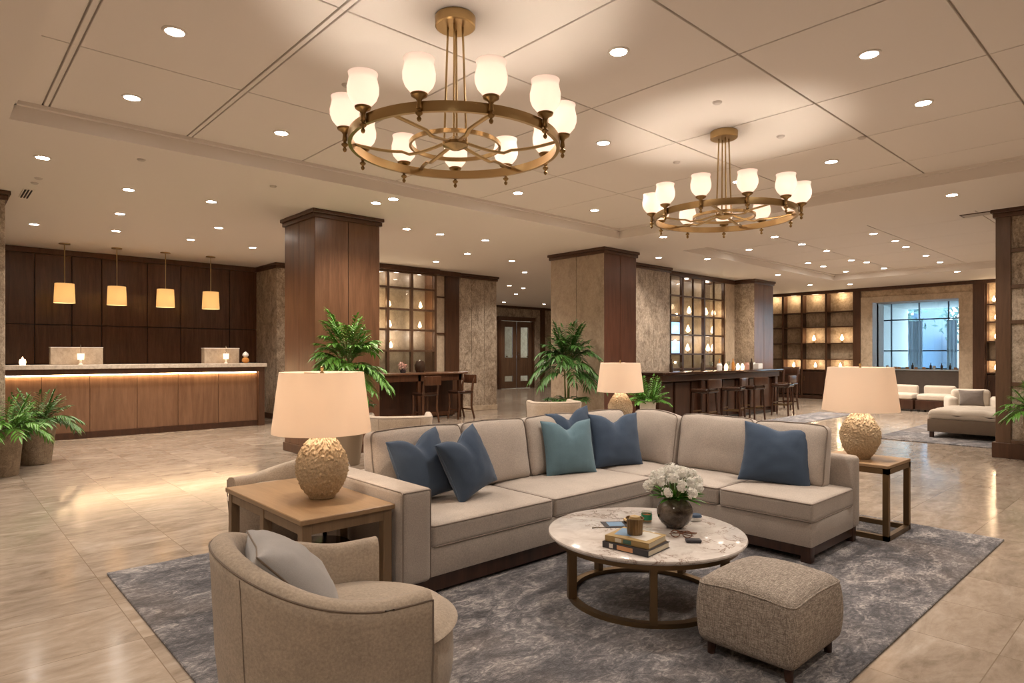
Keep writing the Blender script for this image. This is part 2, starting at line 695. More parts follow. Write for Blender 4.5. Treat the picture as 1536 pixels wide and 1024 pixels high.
column('wall_left_column', 4.12, 5.19, 8.70, 9.75, 'walnut_panel', 'walnut_panel', 'square walnut-panelled column behind the tall palm')
column('wall_middle_column', 9.76, 10.80, 7.97, 9.42, 'travertine', 'walnut_red', 'square column with a travertine face and a red-brown wood face')
column('wall_stone_column', 10.14, 11.45, 13.10, 14.4, 'stone_light', 'stone', 'carved stone pier beside the tall glazed cabinet and desk', 3, 2, 'stone_light')
column('wall_bar_column', 17.0, 18.15, 8.53, 9.95, 'stone', 'walnut_panel', 'column of carved stone and wood at the far end of the bar')
column('wall_left_pillar', -.6, .74, 10.45, 11.6, 'stone', 'stone', 'stone pillar at the far left edge beside the potted plants', 1, 1)
column('wall_reception_pier', 5.90, 6.95, 14.40, 15.8, 'stone', 'stone', 'carved stone pier at the right end of the reception wall', 1, 1)
column('wall_bar_pier', 11.3, 13.35, 8.85, 10.4, 'stone', 'stone', 'wide carved stone pier left of the bar display glazing', 3, 1)

# blocking between and beyond them
struct(MB().box(6.95, 10.14, 13.45, 14.3, 0, ZL - .002), 'wall_back_left', 'stone_light', 'pale stone wall behind the left glazed cabinet')
struct(MB().box(13.35, 17.0, 9.65, 10.3, 0, ZL - .002), 'wall_back_bar', 'stone_warm', 'stone wall behind the bar display glazing')
struct(MB().box(16.5, 17.0, 9.12, 9.66, 0, ZL - .12), 'wall_back_strip', 'stone_light', 'narrow pale stone strip between the bar glazing and end column')

# reception back wall of walnut panels
rw = thing('wall_reception', 'dark walnut panelled wall behind the reception desk', 'wall', kind='structure')
MB().box(-4, 6.2, 15.66, 15.9, 0, ZL - .002).build('wall_core', 'dark_plain', rw)
b = MB()
xs = [-4, -2.2, -.4, .75, 1.56, 2.17, 2.69, 3.54, 4.21, 5.27, 5.95]
zs = [0, .55, 1.30, 2.09, ZL - .1]
for i in range(len(xs) - 1):
    for j in range(len(zs) - 1):
        b.box(xs[i] + .006, xs[i + 1] - .006, 15.62, 15.665, zs[j] + (.006 if j < 3 or True else 0), zs[j + 1] - .006, .005, 1)
b.build('wall_panel', 'walnut', rw)
MB().box(-4, 5.92, 15.56, 15.66, ZL - .11, ZL - .002, .01, 1).build('crown_moulding', 'trim_wood', rw)

# enclosing walls that the photo does not show directly
struct(MB().box(-4.2, -4, -6, 16, 0, ZL), 'wall_left', 'stone_light', 'pale wall on the far left out of view')
struct(MB().box(-4, 12, -6.2, -6, 0, ZL), 'wall_rear', 'stone_light', 'pale wall behind the viewer')
struct(MB().box(12, 34, -1.2, -1, 0, ZL), 'wall_lounge_side', 'stone_light', 'pale side wall of the far lounge')

# entrance wall with the double door
struct(MB().box(11.4, 17.95, 20.5, 20.7, 0, ZL).box(20.1, 30, 20.5, 20.7, 0, ZL).box(17.95, 20.1, 20.5, 20.7, 3.1, ZL), 'wall_entrance', 'stone', 'stone wall around the distant double doors')
struct(MB().box(11.4, 11.6, 14.4, 20.5, 0, ZL), 'wall_corridor', 'stone_light', 'corridor wall leading to the distant doors')
struct(MB().box(11.6, 22, 20.42, 20.5, ZL - .1, ZL - .002).box(20.55, 20.75, 20.38, 20.5, 0, ZL - .002), 'trim_1', 'trim_wood', 'dark wood moulding along the distant entrance wall')
dr = thing('door_1', 'tall dark wood double door with glass lights', 'door', (19.02, 20.42, 0), kind='structure')
MB().box(-1.05, -.93, -.05, .12, 0, 3.08, .01, 1).box(.93, 1.05, -.05, .12, 0, 3.08, .01, 1).box(-1.1, 1.1, -.08, .12, 2.95, 3.12, .01, 1).build('door_frame', 'trim_wood', dr)
for sx in (-1, 1):
    lf = MB()
    a, b_ = (-.92, -.02) if sx < 0 else (.02, .92)
    lf.box(a, a + .22, 0, .06, .02, 2.93, .005, 1).box(b_ - .22, b_, 0, .06, .02, 2.93, .005, 1)
    lf.box(a + .22, b_ - .22, 0, .06, .02, .32).box(a + .22, b_ - .22, 0, .06, 2.68, 2.93).box(a + .22, b_ - .22, .01, .05, .55, 1.35)
    lfo = lf.build('door_leaf', 'post_wood', dr)
    MB().box(a + .22, b_ - .22, .02, .035, 1.35, 2.68).box(a + .22, b_ - .22, .02, .035, .32, .55).build('glass_pane', 'glass', lfo)
    MB().tube([(-.07 * -sx, -.01, 1.25), (-.07 * -sx, -.07, 1.27), (-.07 * -sx, -.07, 1.55), (-.07 * -sx, -.01, 1.57)], .014).build('door_handle', 'chrome', lfo)
    MB().cyl((-.62 * -sx, -.01, 1.4), (-.62 * -sx, -.07, 1.4), .03).build('door_knob', 'bronze', lfo)
struct(MB().box(17, 21.5, 22.0, 22.2, 0, ZL), 'wall_beyond_door', 'stone_light', 'pale wall glimpsed through the door glass')

# far wall with display shelving and the opening to the window room
XF = 22.0
struct(MB().box(XF + .35, XF + .5, 7.12, 20.5, 0, ZL).box(XF + .35, XF + .5, -1, 4.84, 0, ZL), 'wall_far', 'stone_warm', 'warm stone wall behind the display shelving on the right')
jm = MB().box(XF, XF + 1.0, 7.12, 7.22, 0, 3.12).box(XF, XF + 1.0, 4.74, 4.84, 0, 3.12).box(XF, XF + 1.0, 4.74, 7.22, 3.12, 3.2)
struct(jm, 'trim_2', 'jamb_white', 'pale reveal lining the opening to the window room')
sr = MB().box(XF - .06, XF + .02, 7.12, 7.46, 0, 3.30, .006, 1).box(XF - .06, XF + .02, 4.50, 4.84, 0, 3.30, .006, 1).box(XF - .06, XF + .02, 4.84, 7.12, 3.12, 3.30, .006, 1)
struct(sr, 'trim_3', 'stone_light', 'pale stone surround of the opening to the window room')
struct(MB().box(XF - .02, XF + .3, 4.50, 7.46, 3.30, ZL - .1).box(XF + .02, XF + .36, 7.2, 7.7, 0, ZL).box(XF + .02, XF + .36, 4.2, 4.74, 0, ZL), 'wall_far_header', 'stone_warm', 'mottled stone header above the opening')
struct(MB().box(XF - .1, XF + .05, -1, 14, ZL - .1, ZL - .002, .01, 1).box(XF - .08, XF + .02, 7.46, 7.68, 0, ZL - .1).box(XF - .08, XF + .02, 4.22, 4.50, 0, ZL - .1), 'trim_4', 'trim_wood', 'dark wood posts and crown framing the far shelving')


def shelf_wall(name, label, y_list, zrows, xf, cab=True, glow=None):
    root = thing(name, label, 'shelving', kind=None)
    MB().box(xf + .30, xf + .34, y_list[0], y_list[-1], 0, ZL - .1).build('back_panel', 'stone_warm', root)
    b = MB()
    for y in y_list:
        b.box(xf, xf + .30, y - .035, y + .035, 0, ZL - .1, .004, 1)
    b.build('upright', 'trim_wood', root)
    for z in zrows:
        MB().box(xf + .01, xf + .30, y_list[0], y_list[-1], z - .018, z + .018, .003, 1).build('shelf', 'trim_wood', root)
    for i in range(len(y_list) - 1):  # unseen fill lamp added per bay to lighten the niches
        point_light(root, (xf + .12, (y_list[i] + y_list[i + 1]) / 2, 3.42), 4, WARM2, .12)
    if cab:
        MB().box(xf - .02, xf + .30, y_list[0], y_list[-1], 0, .12).build('plinth', 'dark_wood', root)
        for i in range(len(y_list) - 1):
            d = MB().box(xf - .015, xf + .01, y_list[i] + .045, y_list[i + 1] - .045, .16, zrows[0] - .05, .006, 1).build('door', 'dark_wood', root)
            MB().cyl((xf - .04, y_list[i + 1] - .1, .6), (xf - .04, y_list[i + 1] - .1, .75), .008, seg=8).build('handle', 'bronze', d)
    return root


ZR = [.97, 1.33, 1.855, 2.40, 2.90]
shelf_wall('display_shelving', 'tall wood grid of lit stone niches between the bar and the window opening',
           [7.68, 8.55, 9.35, 10.0, 10.75, 11.5, 12.3], ZR, XF)
shelf_wall('display_shelving', 'narrow lit wood niches to the right of the window opening',
           [2.4, 3.3, 4.22], ZR, XF)

# right-hand near wall, stone panels in a wood frame
XR = 11.48
nr = thing('wall_right', 'stone-panelled wall in dark wood framing at the right edge', 'wall', kind='structure')
MB().box(XR + .03, XR + .22, -6, 2.07, 0, ZL - .002).build('wall_core', 'stone', nr)
b = MB()
for y in (1.99, .62, -.75, -2.1, -3.5, -5):
    b.box(XR - .01, XR + .26 if y == 1.99 else XR + .06, y - .09, y + .09, .2, ZL - .1, .006, 1)
for z in (1.07, 1.96, 2.47, 2.99, .24):
    b.box(XR, XR + .05, -6, 1.95, z - .028, z + .028, .005, 1)
b.build('frame', 'post_wood', nr)
MB().box(XR - .04, XR + .3, -6, 2.12, 0, .22, .006, 1).build('base_moulding', 'trim_wood', nr)
c = MB(); crown(c, XR - .01, XR + .26, -6, 2.08); c.build('crown_moulding', 'trim_wood', nr)

# ------------------------------------------------------------------ window room beyond the opening
XG = 25.8
struct(MB().box(23.0, 34, 9.5, 9.7, 0, ZL).box(23.0, XG, -1, -.8, 0, ZL).box(22.5, 23.0, 7.22, 9.6, 0, ZL).box(22.5, 23.0, -1, 4.74, 0, ZL), 'wall_window_room', 'jamb_white', 'pale walls of the window room')
wn = thing('window_1', 'tall glazed window wall with thin metal mullions and daylight', 'window', kind='structure')
b = MB()
for k in range(12):
    y = 9.5 - k * .88
    b.box(XG, XG + .08, y - .02, y + .02, 0, ZL)
for z in (.04, 1.0, 1.62, 2.73, 3.5):
    b.box(XG, XG + .08, -.8, 9.5, z - .02, z + .02)
b.build('window_frame', 'frame_metal', wn)
MB().box(XG + .03, XG + .045, -.8, 9.5, 0, ZL).build('glass_pane', 'clear_glass', wn)
for k, (y, wd) in enumerate(((6.95, .45), (5.85, .30), (5.0, .35))):
    def fc(u, v, y=y, wd=wd):
        return (XG - .12 + .03 * math.sin(u * wd * 60), y + wd * (u - .5), .05 + v * 2.62)
    mb = MB(); mb.grid(fc, 60, 1)
    tag(mb.build('curtain', 'sheer', None), ['sheer pale curtain hanging left in the far window', 'narrow sheer curtain hanging mid in the far window', 'sheer curtain hanging right in the far window'][k], 'curtain', 'sheer curtains in the far window')
# outdoors
tag(MB().box(XG + .2, 60, -20, 40, -.1, 0).build('ground', 'outside_pale'), 'pale paved ground outside the far window', 'ground', kind='structure')
ob = thing('street_building', 'dark blue building seen outside the far window', 'building', (40, 12.6, 0))
MB().box(0, 6, -1.9, 1.6, 0, 9).build('wall', 'outside_dark', ob)
b = MB()
for z in range(8):
    for y in range(4):
        b.box(-.05, 0, -1.7 + y * .82, -1.2 + y * .82, .5 + z * 1.05, 1.15 + z * 1.05)
b.build('window', 'outside_pale', ob)
ob2 = thing('street_building', 'pale low building across the street outside the far window', 'building', (44, 6, 0))
MB().box(0, 5, -8, 4, 0, 2.6).build('wall', 'outside_pale', ob2)
MB().box(-.06, 0, -7, 3.4, .8, 1.9).build('window', 'outside_dark', ob2)


def blob(mb, c, r, n=90, s=.14, rr=R):
    for _ in range(n):
        d = Vector((rr.gauss(0, 1), rr.gauss(0, 1), rr.gauss(0, 1))).normalized() * r * rr.uniform(.3, 1)
        p = Vector(c) + d
        a = Vector((rr.uniform(-1, 1), rr.uniform(-1, 1), rr.uniform(-1, 1))).normalized()
        b_ = a.orthogonal().normalized()
        vs = [mb.bm.verts.new(p + a * s), mb.bm.verts.new(p + b_ * s * .5), mb.bm.verts.new(p - a * s), mb.bm.verts.new(p - b_ * s * .5)]
        mb.bm.faces.new(vs)


for k, (x, y, lb) in enumerate(((36, 10.4, 'leafy street tree outside, left in the far window'), (38, 8.2, 'leafy street tree outside, mid in the far window'), (35, 6.0, 'leafy street tree outside, right in the far window'))):
    t = thing('street_tree', lb, 'tree', (x, y, 0), group='trees outside the far window')
    MB().tube([(0, 0, 0), (.05, .03, 1.6), (0, .1, 2.9)], .12, 8, r1=.05).build('trunk', 'trunk', t)
    f = MB(); blob(f, (0, 0, 3.2), 1.25, 260, .17); f.build('foliage', 'outside_leaf', t, 0)

# ------------------------------------------------------------------ downlights
dl = thing('downlight', 'x', 'ceiling light')
def ring_mesh(r0, r1, h):
    mb = MB()
    mb.lathe([(r0, -.002), (r0, -h), (r1 - .004, -h), (r1, -.004), (r1, -.0)], seg=28, cap=False)
    return mb
ring_mesh(.062, .082, .009).build('trim_ring', 'ceiling_paint', dl)
MB().lathe([(0.0, -.004), (.062, -.004), (.062, -.001)], seg=28, cap=False).build('lens', 'downlight_lens', dl)
spot = bpy.data.lights.new('beam', 'SPOT')
spot.energy = SPOT_W; spot.color = WARM; spot.spot_size = math.radians(128); spot.spot_blend = .75; spot.shadow_soft_size = .05
so = bpy.data.objects.new('beam', spot); COL.objects.link(so); so.parent = dl; so.location = (0, 0, -.03)
ORD = ['first', 'second', 'third', 'fourth', 'fifth', 'sixth', 'seventh', 'eighth', 'ninth', 'tenth', 'eleventh', 'twelfth', 'thirteenth', 'fourteenth']
first_dl = [dl]


def in_field(x, y, m=0.0):
    return U0 - m < x < U1 + m and V0 - m < y < V1 + m


def put_light(px, py, z, label, group):
    x, y, _ = at(px, py, z)
    if z < ZC - .01 and in_field(x, y, .12):          # under the second raised field
        z = ZC - .001
        x, y, _ = at(px, py, z)
        x, y = max(U0 + .5, min(U1 - .5, x)), max(V0 + .5, min(V1 - .5, y))
    o = first_dl.pop() if first_dl else dup(dl)
    o.location = (x, y, z + .001)
    o['label'] = label
    o['group'] = group
    return o


raised = [(262, 47, 'large glowing downlight in the raised ceiling, topmost left'),
          (198, 146, 'glowing downlight in the raised ceiling, furthest left'),
          (422, 199, 'downlight in the raised ceiling between the left edge and the big chandelier'),
          (928, 77, 'large glowing downlight in the raised ceiling between the two chandeliers'),
          (905, 214, 'downlight in the raised ceiling midway between the two chandelier rings'),
          (1304, 81, 'large glowing downlight in the raised ceiling near the top right'),
          (1385, 154, 'glowing downlight in the raised ceiling, furthest right'),
          (1247, 242, 'downlight in the raised ceiling just right of the small chandelier'),
          (777, 289, 'downlight in the raised ceiling just below the big chandelier'),
          (892, 315, 'downlight in the raised ceiling close to its inner far corner'),
          (1107, 272, 'downlight in the raised ceiling seen behind the small chandelier')]
for px, py, lb in raised:
    put_light(px, py, ZC - .001, lb, 'downlights in the raised ceiling')
for nm, pts in {
    'in the lower ceiling before the reception': [(64, 236), (193, 284), (180, 320), (174, 346), (317, 302), (328, 341), (286, 359), (379, 371), (51, 336)],
    'in the ceiling between the two square columns': [(590, 298), (564, 304), (610, 343), (660, 351), (728, 360), (701, 380), (654, 392), (768, 391)],
    'in the corridor ceiling towards the distant doors': [(787, 408), (764, 428), (785, 432), (756, 453), (816, 456), (774, 441)],
    'in the lower ceiling in front of the bar': [(988, 386), (995, 355), (1061, 388), (1099, 377), (1162, 355), (1203, 366), (1167, 412), (1215, 427), (1275, 426), (1240, 376), (1146, 401)],
}.items():
    pts = sorted(pts)
    for i, (px, py) in enumerate(pts):
        put_light(px, py, ZL - .001, 'small downlight %s, %s from the left' % (nm, ORD[i]), 'downlights ' + nm)
pts = sorted([(1218, 401), (1277, 390), (1300, 393), (1248, 409), (1310, 350), (1359, 370), (1389, 383), (1410, 393), (1330, 403), (1436, 407), (1343, 361)])
pts2 = [p for p in pts]
for i, (px, py) in enumerate(pts2):
    put_light(px, py, ZL - .001, 'small downlight over the far lounge, %s from the left' % ORD[i], 'downlights over the far lounge')
put_light(1428, 292, ZL - .001, 'downlight in the lower ceiling nearest the right stone wall', 'downlights beside the raised ceiling')
# downlights that continue the raised field's pattern towards the viewer, partly out of frame
for i, (x, y) in enumerate(((.2, .6), (4.2, -.6), (-1.5, 3.0), (-1.5, 6.5), (7.5, -2.6), (10.3, -1.0), (1.2, -3.0), (8, -4.5), (-1.5, -1.5))):
    o = dup(dl); o.location = (x, y, (ZC if X0 < x < X1 and YB < y < YT else ZL)); o['label'] = 'downlight in the ceiling outside the picture'; o['group'] = 'downlights outside the picture'

# vents and detectors
v = thing('ceiling_vent', 'small slotted air vent in the ceiling above the left pillar', 'vent', at(40, 290, ZL))
MB().box(-.06, .06, -.3, .3, -.008, 0, .002, 1).build('frame', 'ceiling_paint', v)
b = MB()
for k in range(3):
    b.box(-.045 + k * .032, -.027 + k * .032, -.28, .28, -.012, -.006)
b.build('slot', 'dark_plain', v)
v = thing('ceiling_vent', 'slotted brown-edged vent in the ceiling near the right stone wall', 'vent', at(1466, 321, ZL))
MB().box(-.12, .12, -.2, .2, -.012, 0, .003, 1).build('frame', 'trim_wood', v)
b = MB()
for k in range(4):
    b.box(-.1 + k * .052, -.07 + k * .052, -.17, .17, -.018, -.010)
b.build('slot', 'vent_white', v)
sd = None
for i, (px, py, z, lb) in enumerate(((520, 127, ZC, 'tiny white sprinkler cap in the ceiling left of the big chandelier'), (1076, 153, ZC, 'tiny round sensor in the ceiling above the small chandelier'),
                       (1171, 204, ZC, 'tiny sprinkler cap in the ceiling right of the small chandelier canopy'), (1293, 206, ZC, 'tiny round cap in the raised ceiling at the right'),
                       (212, 239, ZL, 'small cap in the lower ceiling above the reception'), (58, 267, ZL, 'dark round detector near the left pillar'), (52, 274, ZL, 'smaller dark detector near the left pillar'),
                       (410, 279, ZL, 'tiny dark cap left of the wood column'), (1015, 243, ZC, 'faint round cap left of the small chandelier'))):
    if sd is None:
        sd = MB().lathe([(0, -.02), (.03, -.018), (.042, -.006), (.042, 0)], seg=18, cap=False).build('ceiling_sensor', 'vent_white')
        o = sd
    else:
        o = sd.copy(); COL.objects.link(o)
    x, y, _ = at(px, py, z)
    o.location = (x, y, z + .0005)
    tag(o, lb, 'ceiling sensor')

# ------------------------------------------------------------------ chandeliers
def make_chandelier(loc, label, nl=11, RR=.69, ringz=2.90, rz=0.0):
    t = thing('chandelier', label, 'chandelier', loc, rz, 'round brass chandeliers')
    top = ZC - loc[2]
    zr = ringz - loc[2]
    MB().lathe([(0, top - .075), (.125, top - .075), (.135, top - .068), (.137, top - .01), (.130, top - .001), (0, top - .001)], seg=48).build('canopy', 'brass', t)
    for k in range(4):
        a = PI / 4 + k * PI / 2
        MB().cyl((.05 * math.cos(a), .05 * math.sin(a), top - .075), (.075 * math.cos(a), .075 * math.sin(a), zr + .02), .0075, seg=10).build('rod', 'brass', t)
    MB().lathe([(RR - .012, zr - .03), (RR + .012, zr - .03), (RR + .014, zr), (RR + .012, zr + .03), (RR - .012, zr + .03), (RR - .012, zr - .03)], seg=96, cap=False).build('outer_ring', 'brass', t)
    ri = .30
    MB().lathe([(ri - .008, zr - .012), (ri + .008, zr - .012), (ri + .008, zr + .014), (ri - .008, zr + .014), (ri - .008, zr - .012)], seg=64, cap=False).build('inner_ring', 'brass', t)
    MB().lathe([(0, zr - .03), (.03, zr - .025), (.085, zr), (.09, zr + .02), (.03, zr + .06), (0, zr + .06)], seg=24).build('hub', 'brass', t)
    for k in range(6):
        a = k * PI / 3 + .26
        ca, sa = math.cos(a), math.sin(a)
        pts = []
        for i in range(13):
            u = i / 12
            r = .07 + (RR - .08) * u
            z = zr + .02 - .055 * math.sin(PI * u) * (1 if u < .5 else .6)
            b_ = .06 * math.sin(PI * u) * (1 if k % 2 else -1)
            pts.append((r * ca - b_ * sa, r * sa + b_ * ca, z))
        MB().tube(pts, .016, 8, flat=.6).build('arm', 'brass', t)
    prof = [(.0, .0), (.030, .0), (.054, .014), (.080, .045), (.093, .080), (.094, .115), (.086, .150), (.082, .172), (.088, .197), (.085, .197), (.079, .172), (.083, .150),
            (.091, .115), (.090, .080), (.077, .047), (.052, .018), (.03, .004), (0, .004)]
    sh0 = None
    for k in range(nl):
        a = math.atan2(loc[1], loc[0]) - rz + 2 * PI * k / nl      # one lamp is furthest from the viewer's side of the room
        x, y = (RR + .03) * math.cos(a), (RR + .03) * math.sin(a)
        hd = MB()
        hd.lathe([(0, zr - .02), (.016, zr - .018), (.012, zr + .02), (.02, zr + .035), (.045, zr + .05), (.050, zr + .062), (.042, zr + .066), (0, zr + .066)], (x, y, 0), 20)
        hd = hd.build('lamp_holder', 'brass_dark', t)
        MB().lathe([(0, zr - .095), (.010, zr - .088), (.014, zr - .075), (.007, zr - .062), (.020, zr - .05), (.022, zr - .042), (.009, zr - .03), (.012, zr - .018)], (x, y, 0), 14).build('finial', 'brass_dark', hd)
        MB().lathe(prof, (x, y, zr + .064), 28, cap=False).build('lamp_shade', 'frosted_glass', t)
        point_light(t, (x, y, zr + .064 + .085), CHAND_W, WARM, .028)
    return t


make_chandelier((2.62, 3.42, 0), 'large near brass ring chandelier with frosted tulip shades')
make_chandelier((5.99, 3.33, 0), 'smaller-looking further brass ring chandelier towards the right')

# ------------------------------------------------------------------ reception
rd = thing('reception_desk', 'long wood reception desk with stone top and glowing light strip', 'reception desk', (0, 13.45, 0))
xa, xb = .70, 5.25
MB().box(xa, xb + .04, -.04, .75, 1.235, 1.31, .006, 1).build('countertop', 'counter_stone', rd)
MB().box(xa, xb, 0, .7, 1.14, 1.234).box(xa, xa + .10, 0, .7, .02, 1.14).box(xb - .12, xb, 0, .7, 0, 1.14).build('frame', 'trim_wood', rd)
b = MB()
px_ = [xa + .1, 1.45, 2.15, 2.9, 3.6, 4.35, xb - .12]
for i in range(6):
    b.box(px_[i] + .003, px_[i + 1] - .003, .09, .12, .11, 1.14, .003, 1)
b.build('front_panel', 'counter_wood', rd)
MB().box(xa + .1, xb - .12, .12, .68, .11, 1.13).build('body', 'dark_wood', rd)
MB().box(xa + .02, xb - .02, .05, .66, 0, .11).build('plinth', 'dark_wood', rd)
MB().box(xa + .15, xb - .16, .045, .075, 1.118, 1.136).build('light_strip', 'led_strip', rd)

pl = [(1.92, 14.65), (2.77, 14.6), (3.63, 14.55), (4.50, 14.5)]
pls = ['leftmost', 'second from left', 'third from left', 'rightmost']
p0 = thing('pendant_lamp', 'x', 'pendant lamp', group='pendant lamps over the reception')
MB().lathe([(0, -.02), (.09, -.018), (.095, -.006), (.095, 0)], seg=24).build('canopy', 'brass', p0)
MB().cyl((0, 0, -.02), (0, 0, -.76), .009, seg=8).build('rod', 'brass', p0)
MB().lathe([(.156, -.76), (.172, -1.13), (.169, -1.13), (.153, -.76), (.156, -.76)], seg=40, cap=False).lathe([(0, -.765), (.146, -.765)], seg=40, cap=False).build('lamp_shade', 'pendant_shade', p0)
point_light(p0, (0, 0, -.98), 5, WARM2, .04)
for i, (x, y) in enumerate(pl):
    o = p0 if i == 0 else dup(p0)
    o.location = (x, y, ZL - .001)
    o['label'] = 'amber cylinder pendant lamp over the reception desk, %s of four' % pls[i]

for k, (px, wd, lb) in enumerate(((114, .80, 'left'), (334, .70, 'right'))):
    x, y, _ = at(px, 543, 1.31)
    x = {0: 2.02, 1: 4.55}[k]; y = 13.95
    s_ = thing('stone_screen', 'pale stone privacy screen standing on the %s of the reception desk' % lb, 'screen', (x, y, 1.311), group='stone screens on the reception desk')
    MB().box(-wd / 2, wd / 2, -.02, .18, 0, .31, .006, 1).build('panel', 'travertine', s_)
    MB().box(-wd / 2 - .004, wd / 2 + .004, -.024, .184, .305, .318, .003, 1).build('top_edge', 'white_ceramic', s_)
    l_ = thing('desk_lamp', 'tiny lit lamp in front of the %s stone screen on the reception desk' % lb, 'lamp', (x + .03, y - .16, 1.311), group='tiny lamps on the reception desk')
    MB().lathe([(0, 0), (.035, 0), (.035, .01), (.02, .02), (.018, .10), (0, .10)], seg=16).build('base', 'white_ceramic', l_)
    MB().lathe([(.05, .09), (.055, .20), (.05, .20), (.045, .09), (.05, .09)], seg=20, cap=False).build('lamp_shade', 'glow_small', l_)
    MB().cyl((0, 0, .2), (0, 0, .36), .006, seg=6).build('stem', 'chrome', l_)
f_ = thing('figurine', 'stacked round glass ornament at the right end of the reception desk', 'ornament', (5.0, 13.85, 1.311))
MB().lathe([(0, 0), (.04, .003), (.075, .04), (.07, .09), (.03, .125), (0, .127)], seg=18).build('lower_ball', 'amber_glass', f_)
MB().lathe([(0, .12), (.03, .125), (.062, .16), (.055, .20), (.03, .225), (0, .25)], seg=18).build('upper_ball', 'white_ceramic', f_)
f_ = thing('candle_holder', 'small glowing candle holder at the left end of the reception desk', 'candle', (1.22, 13.9, 1.311))
MB().lathe([(0, 0), (.04, .003), (.05, .05), (.04, .10), (0, .1)], seg=16).build('cup', 'glow_bulb', f_)
MB().lathe([(0, .1), (.02, .102), (.012, .13), (0, .15)], seg=10).build('flame', 'glow_small', f_)

# ------------------------------------------------------------------ left glazed cabinet, high desk and chairs
def lantern(loc, label, group, s=1.0, m='glow_bulb', face=(0, -.12, .15), watt=2.2):
    o = thing('display_lamp', label, 'lamp', loc, group=group)
    MB().lathe([(0, 0), (.045 * s, 0), (.045 * s, .02 * s), (.012 * s, .03 * s), (.012 * s, .07 * s), (0, .07 * s)], seg=12).build('base', 'bronze', o)
    MB().lathe([(0, .07 * s), (.03 * s, .08 * s), (.055 * s, .12 * s), (.04 * s, .18 * s), (.018 * s, .24 * s), (0, .27 * s)], seg=16).build('lamp_shade', m, o)
    point_light(o, face, watt, WARM2, .04)
    return o


YC = 12.95
cab = thing('display_cabinet', 'tall wood-framed glazed cabinet behind the high desk on the left', 'cabinet')
vx = [6.95, 7.30, 7.955, 8.62, 9.31]
rz_ = [1.02, 1.58, 2.08, 2.57, 3.08]
b = MB()
for x in vx:
    b.box(x - .035, x + .035, YC, YC + .08, 0, ZL - .1, .005, 1)
for z in rz_ + [.08, 3.46]:
    b.box(vx[0], vx[-1], YC + .005, YC + .075, z - .025, z + .025, .004, 1)
b.build('frame', 'post_wood', cab)
c = MB(); c.box(vx[0] - .05, vx[-1] + .08, YC - .09, YC + .4, ZL - .12, ZL - .002, .02, 2); c.build('crown_moulding', 'trim_wood', cab)
MB().box(vx[0], vx[-1], YC + .035, YC + .043, 1.05, 3.46).build('glass_pane', 'glass', cab)
MB().box(vx[0], vx[-1], YC + .03, YC + .05, .1, 1.0).build('lower_panel', 'walnut', cab)
for z in rz_:
    MB().box(vx[0], vx[-1], YC + .09, YC + .42, z - .012, z + .004).build('shelf', 'clear_glass', cab)
MB().box(vx[0], vx[-1], YC + .43, YC + .46, 0, 3.5).build('back_panel', 'travertine', cab)
for x in (7.6, 8.3, 8.95):  # fill lamps added to brighten the cabinet interior, no fixture modelled
    point_light(cab, (x, YC + .2, 3.40), 2.5, WARM, .05)
    point_light(cab, (x, YC + .2, 1.95), 3, WARM, .05)
for i, (x, z, lb) in enumerate(((7.75, 3.08, 'top shelf by the wood column'), (7.78, 2.57, 'second shelf by the wood column'), (7.78, 2.08, 'third shelf by the wood column'),
                     (8.12, 2.57, 'second shelf, middle bay'), (8.14, 2.08, 'third shelf, middle bay'), (8.17, 1.58, 'fourth shelf, middle bay'),
                     (9.02, 2.57, 'second shelf, right bay'), (9.0, 2.08, 'third shelf, right bay'))):
    lantern((x, YC + .24, z + .005), 'small glowing lamp in the left cabinet, ' + lb, 'glowing lamps in the left cabinet', .85)
# recess with pale panels and corner post
np_ = thing('wall_back_panel', 'pale stone panels in a wood frame right of the left cabinet', 'wall', kind='structure')
MB().box(9.35, 9.72, 13.12, 13.2, .1, ZL - .1).build('panel', 'stone_light', np_)
b = MB().box(9.70, 10.14, 13.06, 13.3, 0, ZL - .08, .006, 1).box(9.35, 9.72, 13.09, 13.14, 2.92, 2.96).box(9.35, 9.72, 13.09, 13.14, 2.0, 2.04).box(9.3, 9.75, 13.06, 13.2, 0, .14).box(9.3, 10.14, 12.98, 13.2, ZL - .12, ZL - .002, .01, 1)
b.build('frame', 'trim_wood', np_)
struct(MB().box(9.28, 9.4, 13.05, 13.5, 0, ZL - .002), 'wall_back_return', 'walnut_panel', 'wood return beside the left cabinet')

dk = thing('writing_desk', 'high walnut desk standing against the left glazed cabinet', 'desk', (0, 12.05, 0))
MB().box(6.9, 9.62, 0, .72, 1.03, 1.075, .008, 1).build('desktop', 'walnut_panel', dk)
MB().box(7.0, 9.5, .45, .6, 0, 1.03).build('back_panel', 'dark_wood', dk)
MB().box(7.0, 9.5, .05, .45, .88, 1.03, .004, 1).build('apron', 'walnut', dk)
for x in (7.05, 8.25, 9.42):
    MB().box(x - .04, x + .04, .05, .13, 0, 1.03, .005, 1).build('leg', 'walnut', dk)
MB().box(7.0, 9.5, .38, .46, .03, .12).build('footrail', 'walnut', dk)


